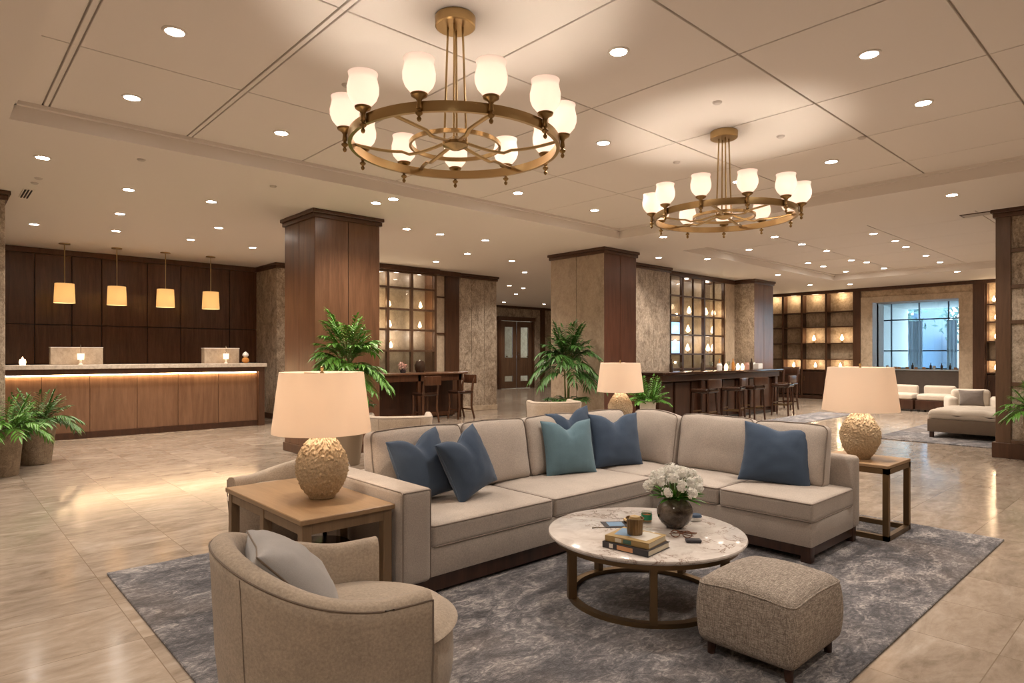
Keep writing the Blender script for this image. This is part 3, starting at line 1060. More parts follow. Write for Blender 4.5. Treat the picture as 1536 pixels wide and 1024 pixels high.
def make_side_chair(name, label, loc, rz, m='walnut', seat_z=.62, back=1.02, group=None):
    t = thing(name, label, 'chair', loc, rz, group)
    MB().soft(.22, .21, .035, .03, 6, c=(0, 0, seat_z)).build('seat', 'dark_gloss', t)
    for sx in (-1, 1):
        MB().tube([(.19, sx * .18, seat_z), (.18, sx * .185, seat_z * .5), (.22, sx * .19, 0)], .030, 8, r1=.022).build('leg', m, t)
        MB().tube([(-.19, sx * .18, seat_z), (-.18, sx * .185, seat_z * .45), (-.26, sx * .19, 0)], .030, 8, r1=.022).build('leg', m, t)
        MB().tube([(-.19, sx * .18, seat_z - .02), (-.21, sx * .19, seat_z + .18), (-.29, sx * .19, back)], .030, 8, r1=.022).build('back_post', m, t)
    MB().box(-.315, -.25, -.21, .21, back - .20, back, .015, 2).build('backrest', m, t)
    MB().box(.17, .19, -.17, .17, .2, .23).box(-.19, -.17, -.17, .17, .2, .23).build('stretcher', m, t)
    return t


make_side_chair('desk_chair', 'curved dark wood chair at the right end of the high desk', (9.18, 11.78, 0), PI * 1.0)
make_side_chair('desk_chair', 'dark wood chair tucked at the high desk beside the wood column', (8.10, 11.66, 0), PI * .5)
f_ = thing('flower_pot', 'small pot of red-pink blooms on the high desk', 'flower pot', (8.0, 12.4, 1.076))
MB().lathe([(0, 0), (.06, 0), (.08, .09), (0, .09)], seg=16).build('pot', 'book_dark', f_)
b = MB()
blob(b, (0, 0, .15), .12, 70, .035); b.build('blooms', 'paper_rose', f_, 0)
tag(MB().lathe([(0, 0), (.09, 0), (.12, .06), (.13, .17), (.09, .26), (0, .29)], seg=20).build('dark_vase', 'bottle_dark', loc=(8.48, 12.42, 1.076)), 'rounded dark vase on the high desk', 'vase')

# ------------------------------------------------------------------ bar
YBF = 7.6
bar = thing('bar_counter', 'long dark wood bar counter with polished top', 'bar', (0, YBF, 0))
bx0, bx1 = 10.98, 16.3
MB().box(bx0, bx1 + .14, -.16, .78, 1.06, 1.12, .015, 2).build('countertop', 'dark_gloss', bar)
MB().box(bx0 + .02, bx1 + .06, -.08, .70, .93, 1.06, .012, 1).build('apron', 'dark_wood', bar)
b = MB()
n = 8
for i in range(n):
    a, c = bx0 + .06 + (bx1 - bx0 - .1) * i / n, bx0 + .06 + (bx1 - bx0 - .1) * (i + 1) / n
    b.box(a + .05, c - .05, .05, .09, .14, .9, .012, 1)
b.build('front_panel', 'dark_wood', bar)
MB().box(bx0 + .04, bx1, .09, .66, .06, .93).build('body', 'dark_wood', bar)
for x in (bx0 + .1, 12.7, 14.5, bx1 - .02):
    MB().box(x - .07, x + .07, -.04, .07, 0, .93, .01, 1).build('pilaster', 'dark_wood', bar)
MB().box(bx0 + .02, bx1 + .02, .02, .66, 0, .06).build('plinth', 'dark_plain', bar)
for x in (bx1 + .02,):
    MB().box(x, x + .03, .1, .6, .1, .9, .006, 1).build('end_panel', 'walnut', bar)


def make_stool(label, loc, rz):
    t = thing('bar_stool', label, 'bar stool', loc, rz, 'bar stools at the bar counter')
    MB().soft(.22, .21, .045, .04, 5, c=(0, 0, .74)).build('seat', 'dark_gloss', t)
    for sx in (-1, 1):
        for sy in (-1, 1):
            MB().tube([(sx * .17, sy * .16, .73), (sx * .20, sy * .19, 0)], .028, 8, r1=.02).build('leg', 'dark_wood', t)
        MB().tube([(-.18, sx * .16, .74), (-.23, sx * .19, .97)], .018, 8).build('back_post', 'dark_wood', t)
    MB().box(-.255, -.20, -.25, .25, .80, .98, .02, 2).build('backrest', 'dark_wood', t)
    b = MB()
    for s_ in (-1, 1):
        b.box(-.18, .18, s_ * .172 - .01, s_ * .172 + .01, .25, .275).box(s_ * .18 - .01, s_ * .18 + .01, -.17, .17, .30, .325)
    b.build('footrest', 'bronze', t)
    return t


s0 = make_stool('leftmost bar stool, near the green fern', (11.9, 7.05, 0), PI / 2)
copy_to(s0, (13.15, 7.08, 0), PI / 2 + .2, 'second bar stool from the left at the bar counter')
copy_to(s0, (13.95, 7.05, 0), PI / 2 - .15, 'third bar stool from the left at the bar counter')
copy_to(s0, (15.5, 7.05, 0), PI / 2 + .1, 'rightmost stool along the front of the bar counter')
make_side_chair('bar_chair', 'dark chair with curved back standing at the right end of the bar', (17.2, 7.7, 0), PI, 'dark_wood', .7, 1.15)

YG = 9.15
gc = thing('bar_display', 'wood-framed glass display wall with lit shelves behind the bar', 'cabinet')
vx = [13.35, 14.4, 15.45, 16.5]
rows = [1.12, 1.5, 2.0, 2.5, 3.0]
b = MB()
for x in vx:
    b.box(x - .04, x + .04, YG, YG + .08, 0, ZL - .1, .005, 1)
for x in (13.87, 14.92, 15.97):
    b.box(x - .016, x + .016, YG + .01, YG + .06, 0.1, ZL - .1, .003, 1)
for z in rows:
    b.box(vx[0], vx[-1], YG + .005, YG + .075, z - .02, z + .02, .004, 1)
b.build('frame', 'trim_wood', gc)
MB().box(vx[0], vx[-1] + .5, YG - .07, YG + .5, ZL - .12, ZL - .002, .02, 2).build('crown_moulding', 'trim_wood', gc)
MB().box(vx[0], vx[-1], YG + .035, YG + .042, .1, ZL - .1).build('glass_pane', 'glass', gc)
for z in rows:
    MB().box(vx[0], vx[-1], YG + .09, YG + .44, z - .012, z + .004).build('shelf', 'clear_glass', gc)
MB().box(vx[0], vx[-1], YG + .46, YG + .49, 0, ZL - .1).build('back_panel', 'travertine', gc)
for x in (13.87, 14.92, 15.97):  # added fill lamps without fixtures, lifting the dark display interior
    point_light(gc, (x, YG + .22, 3.42), 2.5, WARM, .05)
    point_light(gc, (x, YG + .22, 1.9), 3.5, WARM, .05)
MB().box(vx[0], vx[-1], YG + .08, YG + .46, 0, 1.1).build('lower_cupboard', 'dark_wood', gc)
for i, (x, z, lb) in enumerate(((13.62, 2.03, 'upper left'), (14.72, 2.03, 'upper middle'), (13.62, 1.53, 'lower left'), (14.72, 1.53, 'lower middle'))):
    o = thing('reflection_panel', 'added pale blue panel imitating a window reflection in the bar display, ' + lb, 'screen', (x, YG + .40, z - .02), group='added blue reflection panels in the bar display')  # glowing panels added to imitate window reflections, no screens here
    MB().box(-.24, .24, .02, .05, .0, .36, .004, 1).build('reflection_frame', 'dark_plain', o)
    MB().box(-.22, .22, .012, .02, .02, .34).build('screen', 'blue_reflection', o)  # blue glow of the imitated reflection, not a display
for i, (x, z, lb) in enumerate(((14.0, 2.5, 'second shelf, left bay'), (15.0, 2.5, 'second shelf, middle bay'), (15.85, 2.6, 'second shelf, right bay'), (16.25, 2.5, 'second shelf, far right'),
                     (13.95, 2.0, 'third shelf, left bay'), (14.95, 2.0, 'third shelf, middle bay'), (16.2, 2.0, 'third shelf, right bay'),
                     (13.95, 1.5, 'fourth shelf, left bay'), (14.93, 1.5, 'fourth shelf, middle bay'), (15.95, 1.5, 'fourth shelf, right bay'), (16.2, 1.5, 'fourth shelf, far right'))):
    lantern((x, YG + .2, (2.5 if z == 2.6 else z) + .005), 'glowing lamp in the bar display, ' + lb, 'glowing lamps in the bar display', 1.05)
# things standing on the bar
items = [(13.5, 'bottle'), (13.75, 'glass'), (13.95, 'jar'), (14.15, 'bottle'), (14.35, 'candle'), (14.6, 'glass'), (14.75, 'bottle'), (14.95, 'candle'), (15.15, 'candle'), (15.4, 'jar'), (15.6, 'bottle'), (15.78, 'box'), (16.0, 'jar'), (12.0, 'bottle'), (12.35, 'glass')]
cnt = {}
tot = {}
for _, k in items:
    tot[k] = tot.get(k, 0) + 1
for x, k in sorted(items):
    cnt[k] = cnt.get(k, 0) + 1
    y = YBF + R.uniform(.2, .5)
    if k == 'bottle':
        o = MB().lathe([(0, 0), (.038, 0), (.04, .15), (.015, .20), (.014, .27), (0, .27)], seg=14).build('bottle', R.choice(['bottle_dark', 'amber_glass', 'green_glass']), loc=(x, y, 1.121))
    elif k == 'glass':
        o = MB().lathe([(0, 0), (.04, 0), (.008, .01), (.008, .09), (.045, .13), (.042, .2), (.04, .2), (.04, .14), (0, .1)], seg=14, cap=False).build('drinking_glass', 'clear_glass', loc=(x, y, 1.121))
    elif k == 'candle':
        o = MB().lathe([(0, 0), (.04, 0), (.05, .07), (.03, .13), (0, .16)], seg=14).build('candle_lamp', 'glow_small', loc=(x, y, 1.121))
    elif k == 'jar':
        o = MB().lathe([(0, 0), (.06, 0), (.065, .12), (.05, .14), (.05, .17), (0, .17)], seg=14).build('jar', R.choice(['paper_rose', 'white_ceramic', 'book_tan']), loc=(x, y, 1.121))
    else:
        o = MB().box(-.12, .12, -.06, .06, 0, .14, .01, 1).build('napkin_box', 'white_ceramic', loc=(x, y, 1.121))
    tag(o, '%s on the bar counter, %s of its kind from the left' % ({'bottle': 'small bottle', 'glass': 'stemmed glass', 'candle': 'glowing candle lamp', 'jar': 'small jar', 'box': 'pale napkin box'}[k], ORD[cnt[k] - 1]), {'box': 'box', 'candle': 'candle', 'glass': 'glass', 'jar': 'jar', 'bottle': 'bottle'}[k], k + ' items on the bar counter')

# lamps in the far shelving
k_ = 0
for (y, z, s_, lb) in ((9.0, 1.876, 1.3, 'third shelf up, left of the middle'), (8.1, 1.876, 1.3, 'third shelf up, right bay'), (9.68, .99, 1.1, 'lowest shelf, left bay'), (8.95, .99, 1.1, 'lowest shelf, middle bay'),
                 (8.15, .99, 1.1, 'lowest shelf, right bay')):
    lantern((XF + .15, y, z), 'small lamp in the wide lit shelving, ' + lb, 'glowing lamps in the far shelving', s_ * .8, face=(-.09, 0, .18), watt=4)
for (y, z, s_, lb) in ((4.0, .99, 1.3, 'lowest shelf'), (4.0, 1.875, 1.2, 'third shelf'), (4.0, 2.42, 1.2, 'fourth shelf'), (4.05, 2.92, 1.2, 'top shelf')):
    lantern((XF + .15, y, z), 'small lamp in the narrow niches right of the opening, ' + lb, 'glowing lamps in the right niches', s_ * .7, face=(-.09, 0, .18), watt=4)

# ------------------------------------------------------------------ rugs
def rug(label, x0, x1, y0, y1, m='rug_pile'):
    o = MB().box(x0, x1, y0, y1, .0005, .014, .004, 1).build('area_rug', m)
    tag(o, label, 'rug')
rug('large mottled charcoal and grey rug under the sectional sofa', .90, 6.38, 1.10, 5.06)
rug('grey rug under the daybed on the right', 12.45, 15.6, .4, 4.05)
rug('blue-grey rug in front of the bar', 11.2, 17.0, 5.9, 6.75)

# ------------------------------------------------------------------ sofa
sofa = thing('sectional_sofa', 'large beige L-shaped sectional sofa with piped cushions on the rug', 'sofa', (0, 0, .014))


def wr(p, k=1.0):
    return k * (noise.noise(Vector(p) * 4.1) * .6 + noise.noise(Vector(p) * 9.3) * .3)


def seat_fn(hx, hy, hz, puff=.02):
    def f(p):
        u, v_ = p.x / hx, p.y / hy
        if p.z > 0:
            p = p + Vector((0, 0, puff * (1 - u ** 4) * (1 - v_ ** 4) + wr(p + Vector((hx * 7, hy * 3, 0)), .004)))
        return p
    return f


def seat_cushion(x0, x1, y0, y1, z0, z1, name='seat_cushion', parent=sofa, m='sofa_fabric', pm='piping_fabric'):
    hx, hy, hz = (x1 - x0) / 2 - .003, (y1 - y0) / 2 - .003, (z1 - z0) / 2
    c = ((x0 + x1) / 2, (y0 + y1) / 2, (z0 + z1) / 2)
    o = MB().soft(hx, hy, hz, .028, 10, seat_fn(hx, hy, hz), c).build(name, m, parent, 60)
    b = MB()
    r = .03
    for zz in (hz - .010, -hz + .010):
        pts = []
        for (sx, sy, a0) in ((1, 1, 0), (-1, 1, 90), (-1, -1, 180), (1, -1, 270)):
            for i in range(5):
                a = math.radians(a0 + i * 22.5)
                pts.append((c[0] + sx * (hx - r) + (r - .004) * math.cos(a), c[1] + sy * (hy - r) + (r - .004) * math.sin(a), c[2] + zz))
        b.tube(pts, .005, 6, closed=True)
    b.build('piping', pm, o)
    return o


def back_cushion(cx, cy, w_, h_, d_, rz, lean, z0=.44, seed=0, parent=sofa, slump=.0):
    """stands upright; local: x width, y thickness, z height; front towards -y"""
    hx, hy, hz = w_ / 2, d_ / 2, h_ / 2
    def f(p):
        u, v_ = p.x / hx, p.z / hz
        k = (1 - u ** 4) * (1 - v_ ** 4)
        s_ = 1 if p.y > 0 else -1
        q = p + Vector((0, s_ * .035 * k, 0))
        q.y += wr(p + Vector((seed, 0, seed * 2)), .016) * (1 if p.y < 0 else .3)
        q.z += .014 * (1 - u * u) * max(0, v_) + wr(p + Vector((seed * 3, 1, 0)), .010) * max(0, v_)
        q.x += wr(p + Vector((1, seed, 3)), .010)
        q.z -= slump * max(0, v_) * (u + .2) ** 2
        q.y *= 1 - .30 * max(0, v_) ** 2
        return q
    rot = Matrix.Rotation(rz, 3, 'Z') @ Matrix.Rotation(lean, 3, 'X')
    c = Vector((cx, cy, z0 + hz))
    o = MB().soft(hx, hy, hz, .045, 12, f, c, rot).build('back_cushion', 'sofa_fabric', parent, 60)
    b = MB()
    r = .05
    pts = []
    for (sx, sz, a0) in ((1, 1, 0), (-1, 1, 90), (-1, -1, 180), (1, -1, 270)):
        for i in range(5):
            a = math.radians(a0 + i * 22.5)
            pts.append(Vector((sx * (hx - r) + r * math.cos(a), -hy + .022, sz * (hz - r) + r * math.sin(a))))
    q = []
    n_ = len(pts)
    for i in range(n_):
        A, B = pts[i], pts[(i + 1) % n_]
        m_ = 1 if (A - B).length < .1 else 12
        for j in range(m_):
            q.append(A.lerp(B, j / m_))
    q = [rot @ f(p) + c for p in q]
    b.tube(q, .0048, 6, closed=True)
    b.build('piping', 'piping_fabric', o)
    return o


# body: left run X 2.28..5.5, Y 3.2..4.25 ; wing X 4.58..5.5, Y 1.87..3.2
FY, BY, FX, BX, WY = 3.20, 4.25, 4.58, 5.50, 1.87
b = MB()
b.box(2.275, FX + .03, FY + .012, BY - .12, .115, .30, .012, 2)
b.build('seat_base', 'sofa_fabric', sofa)
b = MB()
b.box(FX + .012, BX - .12, WY + .012, BY - .12, .115, .30, .012, 2)
b.build('seat_base', 'sofa_fabric', sofa)
arm = MB().soft(.1075, (BY - FY) / 2, .285, .03, 8, lambda p: p + Vector((0, 0, .004 * (1 - (p.y / .53) ** 2) if p.z > 0 else 0)), (2.1675, (FY + BY) / 2, .385)).build('armrest', 'sofa_fabric', sofa, 60)
b = MB()
for sx in (-1, 1):
    b.tube([(2.1675 + sx * .098, FY + .006, .12), (2.1675 + sx * .098, FY + .006, .655), (2.1675 + sx * .098, FY + .03, .664), (2.1675 + sx * .098, BY - .03, .664)], .0045, 6)
b.tube([(2.07, FY + .006, .66), (2.265, FY + .006, .66)], .0045, 6)
b.build('piping', 'piping_fabric', arm)
MB().soft((BX - 2.06) / 2, .06, .26, .03, 6, None, ((BX + 2.06) / 2, BY - .06, .375)).build('back_frame', 'sofa_fabric', sofa, 60)
wf = MB().soft(.065, (BY - WY) / 2, .285, .04, 8, None, (BX - .065, (BY + WY) / 2, .395)).build('back_frame', 'sofa_fabric', sofa, 60)
# plinths and feet
b = MB()
b.box(2.09, FX + .1, FY + .03, FY + .07, .02, .115).box(2.09, 2.13, FY + .03, BY - .04, .02, .115).box(FX + .03, FX + .07, WY + .06, FY + .07, .045, .115).box(FX + .03, BX - .03, WY + .03, WY + .07, .045, .115).box(BX - .07, BX - .03, WY + .03, BY - .04, .045, .115).box(2.09, BX - .04, BY - .08, BY - .04, .02, .115)
b.build('plinth', 'dark_wood', sofa)
for (x, y) in ((FX + .06, WY + .06), (BX - .06, WY + .06), (BX - .07, BY - .08), (2.12, BY - .08), (2.13, FY + .07), (FX + .06, FY + .06)):
    b = MB()
    b.prism([(x - .035, y - .035), (x + .035, y - .035), (x + .035, y + .035), (x - .035, y + .035)], 0, .115, .004)
    b.build('foot', 'dark_wood', sofa)
# seats
seat_cushion(2.28, 3.355, FY, 4.0, .29, .435)
seat_cushion(3.36, 4.575, FY, 4.0, .29, .435)
seat_cushion(FX, BX - .13, 2.60, 3.30, .29, .435)
seat_cushion(FX, BX - .13, WY, 2.595, .29, .435)
seat_cushion(FX, BX - .13, 3.305, 4.0, .29, .435)
# back cushions of the long run
L = -.16
back_cushion(2.69, 3.99, .80, .50, .17, 0, L, .43, 1)
back_cushion(3.44, 3.99, .68, .50, .17, 0, L, .43, 5)
back_cushion(4.14, 3.98, .72, .50, .17, .02, L, .43, 9)
back_cushion(4.80, 3.96, .62, .50, .17, -.06, L, .43, 13)
# wing
back_cushion(5.23, 3.62, .56, .50, .17, -PI / 2 - .12, L, .43, 17, slump=.02)
back_cushion(5.24, 2.98, .71, .49, .17, -PI / 2 - .01, L, .43, 21)
back_cushion(5.24, 2.32, .60, .48, .17, -PI / 2, L, .43, 25)


# ------------------------------------------------------------------ throw pillows
def pillow(label, loc, rot, w_=.50, h_=.50, t_=.085, m='navy', seam='navy_seam', chop=.07, name='throw_pillow', group=None, seed=0):
    """local: x width, z height (bottom edge at z=0), y thickness"""
    root = thing(name, label, 'pillow', loc, group=group)
    root.rotation_euler = rot
    def P(u, v_, s_):
        e = (max(0, 1 - u * u) * max(0, 1 - v_ * v_)) ** .42
        x = w_ / 2 * u * (1 - .085 * (1 - v_ * v_))
        z = h_ / 2 * v_ * (1 - .085 * (1 - u * u)) + h_ / 2
        up = max(0, v_) ** 1.5
        z -= chop * math.exp(-(u / .30) ** 2) * up
        th = t_ * e * (1 - .55 * min(1, chop / .05) * math.exp(-(u / .16) ** 2) * up)
        q = Vector((u * 2.2 + seed, v_ * 2.2, seed))
        th += .007 * e ** .5 * noise.noise(q * 1.7) + .005 * e ** .3 * noise.noise(q * 4.5) * (u * u + v_ * v_)
        return Vector((x, s_ * th, z))
    b = MB()
    n_ = 26
    def warp(k):
        k = 2 * k - 1
        return math.sin(k * PI / 2)
    b.grid(lambda a, c: P(warp(a), warp(c), 1), n_, n_)
    b.grid(lambda a, c: P(warp(a), warp(c), -1), n_, n_)
    bmesh.ops.remove_doubles(b.bm, verts=b.bm.verts, dist=.0008)
    o = b.build('cover', m, root, 70)
    pts = [P(warp(i / 20), -1, 0) for i in range(20)] + [P(1, warp(i / 20), 0) for i in range(20)] + [P(-warp(i / 20), 1, 0) for i in range(20)] + [P(-1, -warp(i / 20), 0) for i in range(20)]
    MB().tube(pts, .0035, 6, closed=True).build('seam', seam, root)
    return root


SZ = .455
pillow('navy pillow leaning at the armrest end of the sofa, leftmost', (2.63, 3.70, SZ + .02), (-.30, -.14, .16), .48, .48, .11, seed=1)
pillow('navy pillow second from the armrest, tilted forward on the sofa', (2.95, 3.56, SZ + .045), (-.32, -.26, .22), .44, .46, .11, seed=2, chop=.05)
pillow('teal pillow in front of two navy ones at the sofa corner', (4.10, 3.70, SZ), (-.24, 0, -.30), .50, .48, .095, 'teal', 'teal', seed=3)
pillow('navy pillow mostly hidden behind the teal one', (4.34, 3.85, SZ + .05), (-.20, -.10, -.10), .52, .50, .07, seed=4)
pillow('navy pillow in the sofa corner to the right of the teal one', (4.72, 3.68, SZ), (-.24, 0, -.38), .52, .50, .095, seed=5)
pillow('navy pillow alone on the right wing of the sofa', (4.98, 2.34, SZ), (-.34, .10, -PI / 2 + .42), .54, .49, .10, seed=6, chop=.03)


# ------------------------------------------------------------------ barrel chairs
def barrel_chair(label, loc, rz, cup=True, hb=.79, ha=.60, group=None):
    t = thing('barrel_armchair', label, 'armchair', loc, rz, group)
    Rc, La, th = .375, .30, .095
    tot_ = 2 * La + PI * Rc
    def path(u):
        s_ = u * tot_
        if s_ < La:
            return Vector((La - s_, -Rc, 0)), Vector((0, -1, 0))
        if s_ > La + PI * Rc:
            return Vector((s_ - La - PI * Rc, Rc, 0)), Vector((0, 1, 0))
        a = -PI / 2 - (s_ - La) / Rc
        return Vector((Rc * math.cos(a), Rc * math.sin(a), 0)), Vector((math.cos(a), math.sin(a), 0))
    def top(u):
        s_ = abs(2 * u - 1)
        k = .5 + .5 * math.cos(PI * min(1, s_ * 1.15))
        return ha + (hb - ha) * k ** 1.1 + .012 * max(0, s_ - .8) * 5
    h = th / 2
    def sec(u):
        zt = top(u)
        return [(h - .055, .05), (h - .04, .20), (h - .02, .40), (h - .004, zt - .06), (h, zt - .018), (h - .012, zt), (h * .5, zt + .010), (0, zt + .013), (-h * .5, zt + .010), (-h + .012, zt - .003),
                (-h, zt - .03), (-h, .45), (-h, .20), (-h, .05)]
    NU = 50
    b = MB()
    rows = []
    for i in range(NU + 1):
        u = i / NU
        p, n_ = path(u)
        rows.append([b.bm.verts.new(p + n_ * o + Vector((0, 0, z))) for o, z in sec(u)])
    for i in range(NU):
        for j in range(len(rows[0])):
            k = (j + 1) % len(rows[0])
            b.bm.faces.new((rows[i][j], rows[i + 1][j], rows[i + 1][k], rows[i][k]))
    b.bm.faces.new(rows[0]); b.bm.faces.new(rows[-1][::-1])
    sh = b.build('backrest', 'chair_fabric', t, 50)
    b = MB()
    def edge(o, dz):
        q = []
        for i in range(NU + 1):
            p, n_ = path(i / NU)
            q.append(p + n_ * o + Vector((0, 0, top(i / NU) + dz)))
        return q
    e1 = edge(h - .002, -.010)
    e0 = [Vector((La + .002, -Rc - (h - .045), .08)), Vector((La + .002, -Rc - (h - .006), .4))]
    e2 = [Vector((La + .002, Rc + (h - .006), .4)), Vector((La + .002, Rc + (h - .045), .08))]
    b.tube(e0 + e1 + e2, .0038, 6)
    b.build('piping', 'chair_piping', sh)
    for u in (.36, .64):
        p, n_ = path(u)
        zt = top(u)
        MB().tube([p + n_ * o + Vector((0, 0, z)) for o, z in ((h - .052, .06), (h - .039, .20), (h - .019, .40), (h - .003, zt - .06), (h + .001, zt - .02))], .0018, 6).build('seam', 'chair_piping', sh)
    # seat, a plump drum that swells out in front of the arms
    def drum(z0, z1, r0, r1, dome, name):
        mb = MB()
        prof = []
        for i in range(7):
            k = i / 6
            prof.append((r0 + (r1 - r0) * k + .022 * math.sin(PI * k), z0 + (z1 - z0) * k))
        prof += [(r1 * .96, z1 + dome * .35), (r1 * .86, z1 + dome * .62), (r1 * .6, z1 + dome * .9), (r1 * .3, z1 + dome), (0, z1 + dome)]
        def f(p):
            x = p.x
            # squared front, pushed forward
            return Vector((x * 1.02 + .13, max(-.325, min(.325, p.y * 1.02)) if x < .12 else p.y * .99, p.z))
        return mb.lathe(prof, seg=56, fn=f).build(name, 'chair_fabric', t, 60)
    drum(.05, .385, .335, .372, .01, 'seat_base')
    drum(.39, .415, .375, .372, .055, 'seat_cushion')
    MB().lathe([(0, 0), (.27, 0), (.27, .06), (0, .06)], (.03, 0, 0), 32).build('plinth', 'dark_plain', t)
    return t


barrel_chair('tan barrel armchair in the near left foreground with a grey pillow', (1.17, 2.37, .014), -.28)
pillow('light grey pillow inside the foreground barrel armchair', (1.185, 2.37, .475), (-.76, .05, PI / 2 - .28), .47, .42, .115, 'grey_pillow', 'chair_piping', .008, seed=8)
barrel_chair('beige barrel armchair behind the left side table', (2.16, 4.90, 0.0142), PI + .35, hb=.62, ha=.50)
barrel_chair('beige barrel chair behind the sofa, near the palm column', (4.50, 7.05, 0), 1.0, hb=.72, ha=.70)
barrel_chair('beige barrel chair in front of the middle column', (7.75, 7.35, 0), 1.2, hb=.72, ha=.70)


# ------------------------------------------------------------------ side tables and lamps
def lamp(label, loc):
    t = thing('table_lamp', label, 'lamp', loc, group='textured egg-shaped table lamps')
    prof = [(0, 0), (.074, 0), (.080, .008)]
    Hb = .392
    ctl = [(0, .080), (.12, .112), (.28, .142), (.44, .155), (.60, .150), (.75, .126), (.86, .098), (.93, .078), (.97, .066), (1, .060)]
    for i in range(1, 60):
        k = i / 60
        for q in range(len(ctl) - 1):
            if ctl[q][0] <= k <= ctl[q + 1][0]:
                u = (k - ctl[q][0]) / (ctl[q + 1][0] - ctl[q][0])
                p0_, p1_ = ctl[q][1], ctl[q + 1][1]
                m0 = (ctl[q + 1][1] - ctl[max(0, q - 1)][1]) / (ctl[q + 1][0] - ctl[max(0, q - 1)][0])
                m1 = (ctl[min(9, q + 2)][1] - ctl[q][1]) / (ctl[min(9, q + 2)][0] - ctl[q][0])
                hh_ = ctl[q + 1][0] - ctl[q][0]
                r = (2 * u ** 3 - 3 * u * u + 1) * p0_ + (u ** 3 - 2 * u * u + u) * m0 * hh_ + (3 * u * u - 2 * u ** 3) * p1_ + (u ** 3 - u * u) * m1 * hh_
                break
        prof.append((r, .012 + (Hb - .012) * k))
    prof += [(.052, Hb + .004), (.046, Hb + .012), (0, Hb + .012)]
    def f(p):
        a = math.atan2(p.y, p.x)
        if .02 < p.z < Hb - .002:
            q = Vector((math.cos(a) * 1.5, math.sin(a) * 1.5, p.z * 11)) * 6.5
            d = .0085 * (abs(noise.noise(q)) * 2.2 - .5) + .0025 * noise.noise(q * 2.3)
            r = Vector((p.x, p.y, 0))
            return p + r.normalized() * d
        return p
    MB().lathe(prof, seg=180, fn=f).build('base', 'lamp_ceramic', t, 80)
    MB().cyl((0, 0, Hb + .01), (0, 0, .80), .008, seg=10).lathe([(0, Hb + .01), (.022, Hb + .012), (.02, Hb + .03), (.012, Hb + .04), (0, Hb + .04)], seg=16).build('stem', 'brass', t)
    MB().lathe([(.298, .405), (.252, .775), (.249, .775), (.295, .405), (.298, .405)], seg=64, cap=False).build('lamp_shade', 'linen_shade', t)
    MB().tube([(-.25, 0, .765), (0, 0, .765), (.25, 0, .765)], .003, 6).tube([(0, -.25, .765), (0, .25, .765)], .003, 6).build('shade_frame', 'brass', t)
    MB().lathe([(0, .765), (.012, .768), (.006, .785), (.011, .797), (.009, .808), (0, .812)], seg=12).build('finial', 'brass', t)
    point_light(t, (0, 0, .585), LAMP_W, (1, .77, .56), .045)
    return t


ht = .60
tb = thing('side_table', 'oak side table beside the sofa armrest with a large lamp', 'side table', (1.46, 3.25, .014))
MB().box(0, .585, 0, 1.16, ht - .03, ht, .004, 1).build('tabletop', 'oak_top', tb)
MB().box(.02, .05, .02, 1.14, ht - .09, ht - .03).box(.535, .565, .02, 1.14, ht - .09, ht - .03).box(.02, .565, .02, .05, ht - .09, ht - .03).box(.02, .565, 1.11, 1.14, ht - .09, ht - .03).build('apron', 'oak', tb)
for (x, y) in ((.015, .015), (.515, .015), (.015, .55), (.015, 1.09), (.515, 1.09), (.515, .55)):
    MB().box(x, x + .055, y, y + .055, 0, ht - .03, .003, 1).build('leg', 'oak', tb)
lamp('large lit table lamp with white shade on the left oak side table', (1.80, 3.70, ht + .0145))
bl = thing('low_drum', 'dark glossy low drum stool under the left side table', 'stool', (1.76, 3.66, .014))
MB().lathe([(0, 0), (.17, 0), (.20, .10), (.20, .30), (.185, .33), (0, .335)], seg=36).build('seat', 'dark_gloss', bl)

tb = thing('side_table', 'open-framed side table at the right end of the sofa', 'side table', (5.60, 1.70, .014))
w2, d2 = .56, .60
MB().box(0, w2, 0, d2, ht - .025, ht, .003, 1).build('tabletop', 'oak_top', tb)
MB().box(.0, w2, 0, .04, ht - .07, ht - .026).box(0, w2, d2 - .04, d2, ht - .07, ht - .026).box(0, .04, 0, d2, ht - .07, ht - .026).box(w2 - .04, w2, 0, d2, ht - .07, ht - .026).build('apron', 'bronze', tb)
for (x, y) in ((0, 0), (w2 - .045, 0), (0, d2 - .045), (w2 - .045, d2 - .045)):
    MB().box(x, x + .045, y, y + .045, 0, ht - .026, .003, 1).build('leg', 'bronze', tb)
MB().box(.0, w2, 0, .04, 0, .04).box(0, w2, d2 - .04, d2, 0, .04).box(0, .04, 0, d2, 0, .04).box(w2 - .04, w2, 0, d2, 0, .04).build('floor_rail', 'bronze', tb)
lamp('lit table lamp on the open-framed side table at the right', (5.87, 2.00, ht + .0145))
tb = thing('end_table', 'small oak end table behind the sofa corner', 'side table', (6.40, 4.90, 0))
MB().box(0, .55, 0, .55, ht - .02, ht + .012, .003, 1).build('tabletop', 'oak_top', tb)
for (x, y) in ((0, 0), (.5, 0), (0, .5), (.5, .5)):
    MB().box(x, x + .05, y, y + .05, 0, ht - .02, .003, 1).build('leg', 'oak', tb)
lamp('lit table lamp behind the sofa corner, smallest of the three', (6.57, 5.10, ht + .013))
tag(MB().lathe([(0, 0), (.03, 0), (.055, .02), (.06, .035), (.055, .035), (.03, .012), (0, .01)], seg=20).build('small_dish', 'brass', loc=(5.68, 2.17, ht + .0145)), 'small brass dish beside the right table lamp', 'dish')

